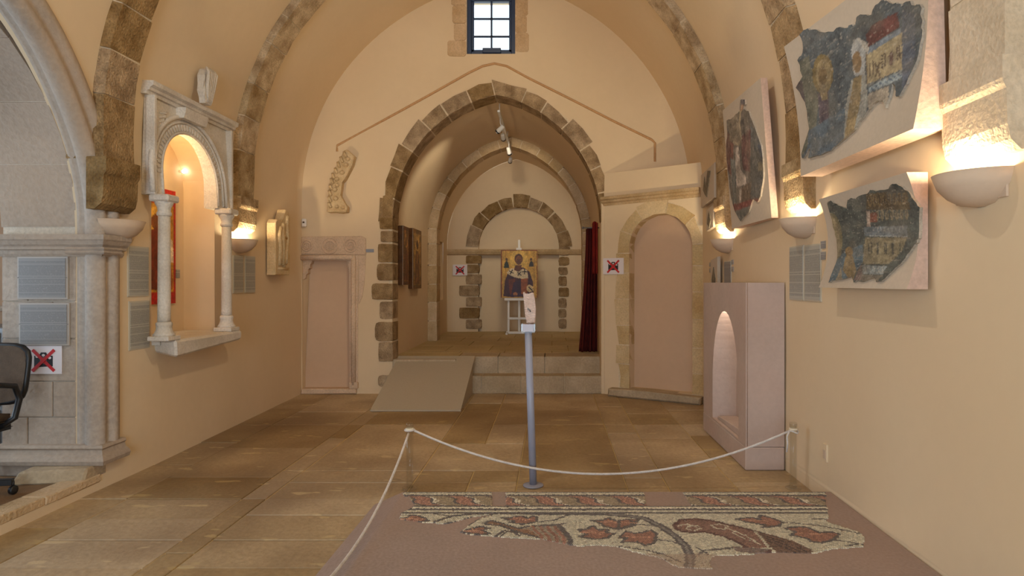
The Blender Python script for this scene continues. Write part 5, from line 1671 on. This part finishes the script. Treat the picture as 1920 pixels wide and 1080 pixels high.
PX0, PX1, PY = -1.033, 1.75, 4.45
post(PX0, PY, 'clear acrylic rope post at the left back corner of the mosaic')
post(PX1, PY, 'clear acrylic rope post by the right wall')
post(-1.02, 1.70, 'clear acrylic rope post at the near left corner of the mosaic')
def catenary(a, b, sag, n=40):
    a, b = Vector(a), Vector(b)
    return [a.lerp(b, i / n) - Vector((0, 0, sag * 4 * (i / n) * (1 - i / n))) for i in range(n + 1)]
r1 = thing('barrier_rope', 'white rope sagging between the two posts behind the mosaic', 'rope', (0.3, PY, 0.1), 'white barrier ropes')
tube('rope_line', catenary((PX0 + .03, PY - .0, .425), (PX1 - .03, PY, .42), 0.315), 0.0085, ROPE, r1, 8)
tube('rope_loop', [(PX1 + .033 * math.cos(t), PY + .033 * math.sin(t), .418 + .008 * math.sin(t * 2)) for t in np.linspace(0, 2 * math.pi, 20)[:-1]], 0.007, ROPE, r1, 6, closed=True)
tube('rope_end', [(PX1 - .033, PY - .01, .42), (PX1 - .05, PY - .012, .38), (PX1 - .045, PY - .012, .33), (PX1 - .052, PY - .012, .27)], 0.007, ROPE, r1, 6)
tube('rope_loop', [(PX0 + .033 * math.cos(t), PY + .033 * math.sin(t), .428) for t in np.linspace(0, 2 * math.pi, 20)[:-1]], 0.007, ROPE, r1, 6, closed=True)
r2 = thing('barrier_rope', 'white rope running toward the viewer along the left edge of the mosaic', 'rope', (-1.02, 3, 0.1), 'white barrier ropes')
tube('rope_line', catenary((PX0, PY - .034, .41), (-1.015, 1.734, .42), 0.29), 0.0085, ROPE, r2, 8)

# ---- pole with marble fragment
PXX, PYY = -0.138, 4.52
TOPX = -0.175
po = thing('display_pole', 'slim grey-blue metal pole carrying a marble fragment', 'display stand', (PXX, PYY, 0))
lathe('pole_foot', [(.075, .001), (.075, .008), (.03, .012)], (PXX, PYY, 0), BLUEGREY, po, 20)
tube('pole_shaft', [(PXX, PYY, .005), (TOPX, PYY, 1.132)], 0.027, BLUEGREY, po, 18)
box('acrylic_holder', (TOPX - .052, PYY - .04, 1.128), (TOPX + .052, PYY + .04, 1.136), ACRYL, po, 0.001)
for a, b in (((-.052, -.04), (.052, -.034)), ((-.052, .034), (.052, .04)), ((-.052, -.034), (-.046, .034)), ((.046, -.034), (.052, .034))):
    box('acrylic_side', (TOPX + a[0], PYY + a[1], 1.136), (TOPX + b[0], PYY + b[1], 1.194), ACRYL, po, 0.001)
box('holder_block', (TOPX - .04, PYY - .03, 1.136), (TOPX + .04, PYY + .03, 1.193), plain('brown_block', (150, 104, 84), .5), po, .002)
def mf(x, y): q = P(960 + x / 9.8, 530 + y / 9.8, PYY); return (q[0], q[2])
mfr = thing('marble_fragment', 'upright weathered marble fragment on top of the pole', 'stone fragment', (TOPX, PYY, 1.196))
mo_ = [mf(*p) for p in ((205, 185), (230, 172), (255, 215), (320, 218), (370, 180), (400, 195), (418, 280), (440, 480), (428, 735), (272, 740), (245, 600), (228, 400))]
mo_ = [(a, max(b, 1.196)) for a, b in mo_]
prism('fragment_body', mo_, lambda a, b, d: (a, PYY + d, b), -.032, .032, stone('speckled_marble', (206, 178, 164), (226, 202, 190), 14, 90, .7, .85), mfr, 0.008)
tube('fragment_chip', [mf(*p) for p in ()] or [(mf(290, 470)[0], PYY - .032, mf(290, 470)[1]), (mf(330, 500)[0], PYY - .034, mf(330, 500)[1]), (mf(345, 530)[0], PYY - .032, mf(345, 530)[1])], 0.006, GREYMET, mfr, 6)

# ---- plaster display plinth with arched niche
bx = thing('niche_plinth', 'tall grey-pink plaster plinth with arched niche against the right wall', 'plinth', (1.7, 5.55, 0))
BX0, BX1, BY0, BY1, BZ = 1.545, XR - .012, 4.89, 6.25, 1.495
hole = [(5.08, .20)] + [(5.49 - .41 * math.cos(t), .55 + .69 * math.sin(t)) for t in np.linspace(0, math.pi, 21)] + [(5.90, .20)]
zb = 0.186
va, fa = cdt([(BY0, zb), (BY1, zb), (BY1, BZ), (BY0, BZ)], [hole], 0.3)
vs = [(BX0, a, b) for a, b in va]; fs = [tuple(int(i) for i in f) for f in fa]
b0 = len(vs); m = len(hole)
for a, b in hole: vs += [(BX0, a, b), (BX0 + .22, 5.49 + (a - 5.49) * .93, b)]
for i in range(m):
    j = (i + 1) % m
    fs.append((b0 + 2 * i, b0 + 2 * j, b0 + 2 * j + 1, b0 + 2 * i + 1))
fs.append(tuple(b0 + 2 * i + 1 for i in range(m)))
b0 = len(vs)
vs += [(BX0, BY0, zb), (BX1, BY0, zb), (BX1, BY0, BZ), (BX0, BY0, BZ), (BX0, BY1, zb), (BX1, BY1, zb), (BX1, BY1, BZ), (BX0, BY1, BZ)]
fs += [(b0, b0 + 1, b0 + 2, b0 + 3), (b0 + 5, b0 + 4, b0 + 7, b0 + 6), (b0 + 3, b0 + 2, b0 + 6, b0 + 7), (b0 + 1, b0 + 5, b0 + 6, b0 + 2)]
new('plinth_body', vs, fs, GREYPLASTER, bx)
box('plinth_base', (BX0 - .004, BY0 - .004, 0.0), (BX1, BY1 + .004, zb - .004), GREYPLASTER, bx, .006)
tube('corner_joint', [(BX0 + .012, BY0 - .001, zb), (BX0 + .012, BY0 - .001, BZ)], 0.003, stone('joint_line', (168, 138, 118), (176, 146, 126), 5, 40, .1, .9), bx, 5)
lathe('niche_bulb', [(0, -.018), (.012, -.01), (.015, 0), (.012, .01), (0, .016)], (BX0 + .05, 5.44, 1.20), LAMPGLOW, bx, 10)
light('plinth_light', 'POINT', (BX0 + .06, 5.44, 1.16), 2.6, (1.0, 0.86, 0.70), shadow_soft_size=0.015)
nsx = (prism('niche_block', [(5.12, .20), (5.86, .20), (5.80, .235), (5.2, .26)], lambda a, b, d: (BX0 + .03 + d, a, b), 0, .17, GREYPLASTER, bx, .004))

# ---- small socket on the right wall
so = thing('wall_socket', 'small plaster-coloured socket plate low on the right wall', 'socket', (XR, 4.18, 0.3))
box('socket_plate', (XR - .012, 4.14, .28), (XR + .002, 4.20, .40), PLASTER, so, .003)
box('socket_flap', (XR - .016, 4.15, .30), (XR - .011, 4.19, .36), SCONCE, so, .002)

# ---- easel and icon in the chapel
EY = 12.15
ex = lambda px: (px - CX) / F * EY
ez = lambda py: zat(py, EY)
ea = thing('easel', 'white wooden studio easel at the back of the chapel', 'easel', (ex(973), EY, CF))
def bar(nm, a, b, w=0.022, par=None, mat=WHITE):
    a, b = Vector(a), Vector(b)
    d = (b - a).normalized()
    up = Vector((0, 1, 0)) if abs(d.y) < .8 else Vector((0, 0, 1))
    s = d.cross(up).normalized() * w; u = d.cross(s).normalized() * w
    return hexa(nm, [a - s - u, a + s - u, a + s + u, a - s + u, b - s - u, b + s - u, b + s + u, b - s + u], mat, par, 0.003)
for px in (953.5, 993):
    bar('leg', (ex(px), EY, CF + .03), (ex(px), EY + .02, ez(562)), .020, ea)
bar('mast', (ex(973), EY + .10, CF + .05), (ex(973), EY + .10, ez(449)), .022, ea)
bar('rear_leg', (ex(973), EY + .52, CF + .01), (ex(973), EY + .12, ez(500)), .02, ea)
bar('crossbar', (ex(952), EY, ez(597)), (ex(995), EY, ez(597)), .022, ea)
bar('foot_bar', (ex(949), EY, CF + .03), (ex(997), EY, CF + .03), .024, ea)
for px in (951, 995): bar('side_foot', (ex(px), EY - .2, CF + .022), (ex(px), EY + .3, CF + .022), .02, ea)
bar('ledge', (ex(946), EY - .03, ez(561)), (ex(1000), EY - .03, ez(561)), .026, ea)
bar('top_clamp', (ex(968), EY + .03, ez(467)), (ex(978), EY + .03, ez(467)), .026, ea)
IW, IH = ex(1008) - ex(939.4), ez(468.7) - ez(558)
def sp(x, y): return ((x - 60) / 435 * IW, (635 - y) / 580 * IH)
k1 = IW / 435
ip = Paint((198, 152, 62))
ip.poly([sp(60, 55), sp(495, 55), sp(495, 66), sp(60, 66)], (120, 44, 24)).poly([sp(60, 55), sp(74, 55), sp(74, 635), sp(60, 635)], (132, 70, 30)).poly([sp(486, 55), sp(495, 55), sp(495, 635), sp(486, 635)], (132, 70, 30))
ip.line([sp(118, 70), sp(118, 400)], .006, (150, 96, 40)).line([sp(456, 70), sp(456, 560)], .006, (140, 92, 40))
ip.ell(*sp(272, 180), 108 * k1, 118 * k1, (212, 170, 80))
ip.poly([sp(*p) for p in ((130, 180), (150, 215), (160, 275), (95, 275), (105, 215))], (46, 48, 32)).ell(*sp(128, 170), 14 * k1, 18 * k1, (90, 58, 34))
ip.poly([sp(*p) for p in ((418, 180), (445, 215), (450, 260), (390, 260), (402, 215))], (58, 48, 36)).ell(*sp(418, 170), 14 * k1, 18 * k1, (90, 58, 34))
ip.poly([sp(*p) for p in ((90, 620), (110, 430), (140, 340), (250, 260), (330, 270), (400, 320), (440, 440), (450, 600), (440, 632))], (72, 38, 40))
ip.poly([sp(*p) for p in ((150, 420), (230, 400), (220, 560), (170, 600))], (110, 52, 26)).poly([sp(*p) for p in ((300, 400), (380, 400), (375, 590), (300, 590))], (146, 78, 34))
ip.poly([sp(*p) for p in ((210, 450), (290, 420), (300, 620), (180, 630))], (62, 36, 54))
ip.poly([sp(*p) for p in ((130, 335), (165, 285), (225, 275), (265, 320), (320, 285), (370, 300), (385, 400), (305, 405), (230, 390), (170, 365))], (212, 190, 152))
for cx_, cy_, rot in ((185, 325, .5), (280, 345, .7), (340, 320, 0.0)):
    for q in (0, math.pi / 2):
        d_ = (math.cos(q + rot) * 26, math.sin(q + rot) * 26)
        ip.line([sp(cx_ - d_[0], cy_ - d_[1]), sp(cx_ + d_[0], cy_ + d_[1])], .010, (52, 40, 34))
ip.poly([sp(*p) for p in ((232, 240), (308, 240), (300, 300), (270, 320), (215, 300))], (104, 62, 36))
ip.ell(*sp(272, 165), 50 * k1, 60 * k1, (84, 48, 28)).ell(*sp(272, 178), 38 * k1, 48 * k1, (134, 82, 46)).ell(*sp(272, 205), 30 * k1, 34 * k1, (104, 66, 42))
ip.line([sp(250, 172), sp(262, 172)], .005, (50, 28, 18)).line([sp(282, 172), sp(294, 172)], .005, (50, 28, 18)).line([sp(272, 175), sp(270, 200)], .004, (90, 52, 30)).line([sp(262, 212), sp(284, 212)], .004, (80, 42, 26))
ip.poly([sp(*p) for p in ((365, 500), (395, 475), (440, 500), (450, 550), (400, 570), (365, 545))], (196, 168, 118)).line([sp(395, 510), sp(430, 545)], .012, (52, 34, 32))
ip.poly([sp(*p) for p in ((205, 580), (240, 565), (262, 585), (250, 610), (212, 610))], (168, 108, 62)).poly([sp(*p) for p in ((320, 560), (352, 545), (356, 590), (325, 600))], (178, 118, 70))
ic = thing('saint_icon', 'gold ground icon of a bearded bishop saint standing on the easel', 'icon', (ex(973), EY, ez(558)))
mapic = lambda u, v, d: (ex(939.4) + u, EY - .055 - d * 0.0 + (0.0 if d == 0 else .028), ez(558) + v)
flat_icon('painted_board', IW, IH, mapic, ip, 71, 0.028, 0.0085, ic, .12)
box('backing_board', (ex(939.4), EY - .028, ez(558)), (ex(939.4) + IW, EY - .004, ez(558) + IH), WOODDARK, ic, .002)

# ---- two old icons on the chapel's left wall
XCW = CXC - CWW
def chap_icon(y0, y1, z0_, z1, label, seed, pal):
    t = thing('wall_icon', label, 'icon', (XCW, (y0 + y1) / 2, z0_), 'old icons on the chapel wall')
    box('backing_board', (XCW + .002, y0, z0_), (XCW + .07, y1, z1), WOODDARK, t, .006)
    w_, h_ = y1 - y0, z1 - z0_
    p = Paint(pal[0])
    p.poly([(.12 * w_, .06 * h_), (.88 * w_, .06 * h_), (.88 * w_, .93 * h_), (.12 * w_, .93 * h_)], pal[1])
    p.ell(.5 * w_, .75 * h_, .26 * w_, .13 * h_, pal[2]).ell(.5 * w_, .74 * h_, .13 * w_, .08 * h_, (92, 56, 30))
    p.poly([(.2 * w_, .08 * h_), (.8 * w_, .08 * h_), (.72 * w_, .55 * h_), (.56 * w_, .64 * h_), (.4 * w_, .64 * h_), (.26 * w_, .52 * h_)], pal[3])
    p.line([(.45 * w_, .1 * h_), (.5 * w_, .6 * h_)], .012, pal[2], .6)
    flat_icon('painted_face', w_, h_, lambda u, v, d: (XCW + .074 + (0 if d == 0 else -.006), y0 + u, z0_ + v), p, seed, .006, .014, t, .3)
    return t


chap_icon(8.66, 9.02, 1.46, 2.30, 'narrow old icon nearest the chapel arch on the left chapel wall', 81, ((96, 56, 26), (140, 92, 40), (176, 126, 60), (96, 48, 26)))
chap_icon(9.28, 9.88, 1.40, 2.32, 'wider old icon farther in on the left chapel wall', 82, ((104, 72, 34), (150, 112, 54), (184, 140, 72), (112, 70, 36)))

# ---- dark red curtain at the right of the chapel arch
cu = thing('curtain', 'dark red curtain gathered at the right side of the chapel arch', 'curtain', (0.52, 9.0, CF))
vs, fs = [], []
NR_, NC = 26, 40
CYY = 8.95
for j in range(NR_ + 1):
    t = j / NR_
    z = CF + .015 + (2.26 - CF) * t
    xl = 0.395 + 0.105 * (1 - (1 - t) ** 1.5)
    xr = 0.655
    amp = 0.035 * (0.45 + 0.55 * (1 - t)) + .008
    for i in range(NC + 1):
        s = i / NC
        x = xl + (xr - xl) * s
        fold = math.sin(s * 2 * math.pi * 4.5 + .6 * math.sin(t * 3)) + .35 * math.sin(s * 2 * math.pi * 9 + 1)
        vs.append((x + .006 * math.sin(s * 40), CYY + amp * fold, z + (0.03 * math.sin(s * 3) if j == NR_ else 0)))
for j in range(NR_):
    for i in range(NC):
        k = j * (NC + 1) + i
        fs.append((k, k + 1, k + NC + 2, k + NC + 1))
cl = new('drape', vs, fs, CURT, cu, smooth=True)
md = cl.modifiers.new('thick', 'SOLIDIFY'); md.thickness = 0.006
vs, fs = [], []
for j in range(13):
    t = j / 12
    for i in range(15):
        s = i / 14
        vs.append((0.575 + .075 * s, 8.78 + .02 * math.sin(s * 2 * math.pi * 2) * (1 - .3 * t), 1.62 + .72 * t + .03 * math.sin(s * 3.1) * (1 if j == 12 else 0)))
for j in range(12):
    for i in range(14):
        k = j * 15 + i
        fs.append((k, k + 1, k + 16, k + 15))
c2 = new('drape_fold', vs, fs, stone('bright_red_velvet', (110, 24, 20), (132, 32, 24), 6, 120, .2, .85), cu, smooth=True)
md = c2.modifiers.new('thick', 'SOLIDIFY'); md.thickness = 0.008
tube('curtain_rod', [(0.45, 8.92, 2.29), (0.688, 8.92, 2.29)], 0.010, GREYMET, cu, 8)
lathe('rod_end', [(0, -.02), (.016, -.01), (.018, 0), (.012, .014), (0, .02)], (0.45, 8.92, 2.29), GREYMET, cu, 10)

# ---- office chair in the left opening
HX, HYY, FZ = -3.83, 3.93, 0.1
ch = thing('office_chair', 'black office swivel chair with brown-grey back at the left edge', 'chair', (HX, HYY, FZ))
for i in range(5):
    a = math.radians(22 + 72 * i)
    ex_, ey_ = HX + .30 * math.cos(a), HYY + .30 * math.sin(a)
    bar('leg', (HX, HYY, FZ + .10), (ex_, ey_, FZ + .085), .020, ch, CHBLACK)
    cs = lathe('castor', [(.010, -.012), (.028, -.012), (.030, -.006), (.030, .006), (.028, .012), (.010, .012)], (ex_, ey_, 0), CHBLACK, ch, 14)
    cs.data.transform(__import__('mathutils').Matrix.Rotation(math.pi / 2, 4, 'Y') @ __import__('mathutils').Matrix.Translation((0, 0, -.012)))
    cs.location = Vector((ex_, ey_, FZ + .031)) - WORLD[ch.name]
    tube('castor_stem', [(ex_, ey_, FZ + .05), (ex_, ey_, FZ + .09)], .008, CHBLACK, ch, 8)
tube('gas_column', [(HX, HYY, FZ + .09), (HX, HYY, FZ + .44)], .026, CHBLACK, ch, 14)
def soft_box(nm, lo, hi, mat, bend=0.0, bev=.05, seg=4, mapf=None):
    bm = bmesh.new()
    bmesh.ops.create_cube(bm, size=1.0)
    for v in bm.verts:
        v.co = Vector([(lo[i] + hi[i]) / 2 + v.co[i] * (hi[i] - lo[i]) for i in range(3)])
    bmesh.ops.bevel(bm, geom=list(bm.edges), offset=bev, segments=seg, affect='EDGES', clamp_overlap=True)
    return frombm(nm, bm, mat, ch, True)
soft_box('seat', (HX - .24, HYY - .24, FZ + .44), (HX + .24, HYY + .22, FZ + .52), CHFAB)
soft_box('seat_shell', (HX - .22, HYY - .22, FZ + .415), (HX + .22, HYY + .2, FZ + .45), CHBLACK, 0, .02, 2)
# backrest: rounded panel in a black rim
bxc, bz0, bz1, by = HX + .01, FZ + .58, FZ + .965, HYY + .25
rp_ = []
for i in range(36):
    a = 2 * math.pi * i / 36
    c, s = math.cos(a), math.sin(a)
    r = (abs(c) ** 5 + abs(s) ** 5) ** (-.2)
    wid = .235 - .02 * (1 - s) * .5
    rp_.append((bxc + wid * r * c, (bz0 + bz1) / 2 + (bz1 - bz0) / 2 * r * s))
prism('backrest', rp_, lambda a, b, d: (a, by + d + .10 * (b - bz0) , b), -.02, .02, CHFAB, ch, .008)
tube('backrest_rim', [(a, by + .10 * (b - bz0), b) for a, b in rp_], .019, CHBLACK, ch, 8, closed=True)
tube('back_support', [(HX, HYY + .1, FZ + .42), (HX, by + .03, FZ + .45), (HX, by + .04, FZ + .62)], .022, CHBLACK, ch, 8)
for sg in (-1, 1):
    x = HX + sg * .265
    tube('armrest', [(x - sg * .06, HYY + .10, FZ + .45), (x, HYY + .14, FZ + .50), (x + sg * .005, HYY + .17, FZ + .62), (x, HYY + .14, FZ + .71), (x, HYY + .02, FZ + .735), (x, HYY - .14, FZ + .73), (x, HYY - .2, FZ + .68), (x - sg * .01, HYY - .16, FZ + .52), (x - sg * .06, HYY - .1, FZ + .45)], .019, CHBLACK, ch, 8)

# ---- grey cabinet in the aisle
gc = thing('filing_cabinet', 'grey cabinet standing in the aisle behind the office chair', 'cabinet', (-4.95, 5.3, .1))
box('cabinet_body', (-5.3, 5.1, .1), (-4.56, 5.6, 1.12), GREYMET, gc, .006)
for i in range(3):
    d_ = box('drawer', (-5.27, 5.085, .15 + .32 * i), (-4.59, 5.1, .44 + .32 * i), GREYMET, gc, .004)
    box('drawer_handle', (-5.0, 5.07, .3 + .32 * i), (-4.86, 5.085, .315 + .32 * i), CHBLACK, d_, .003)
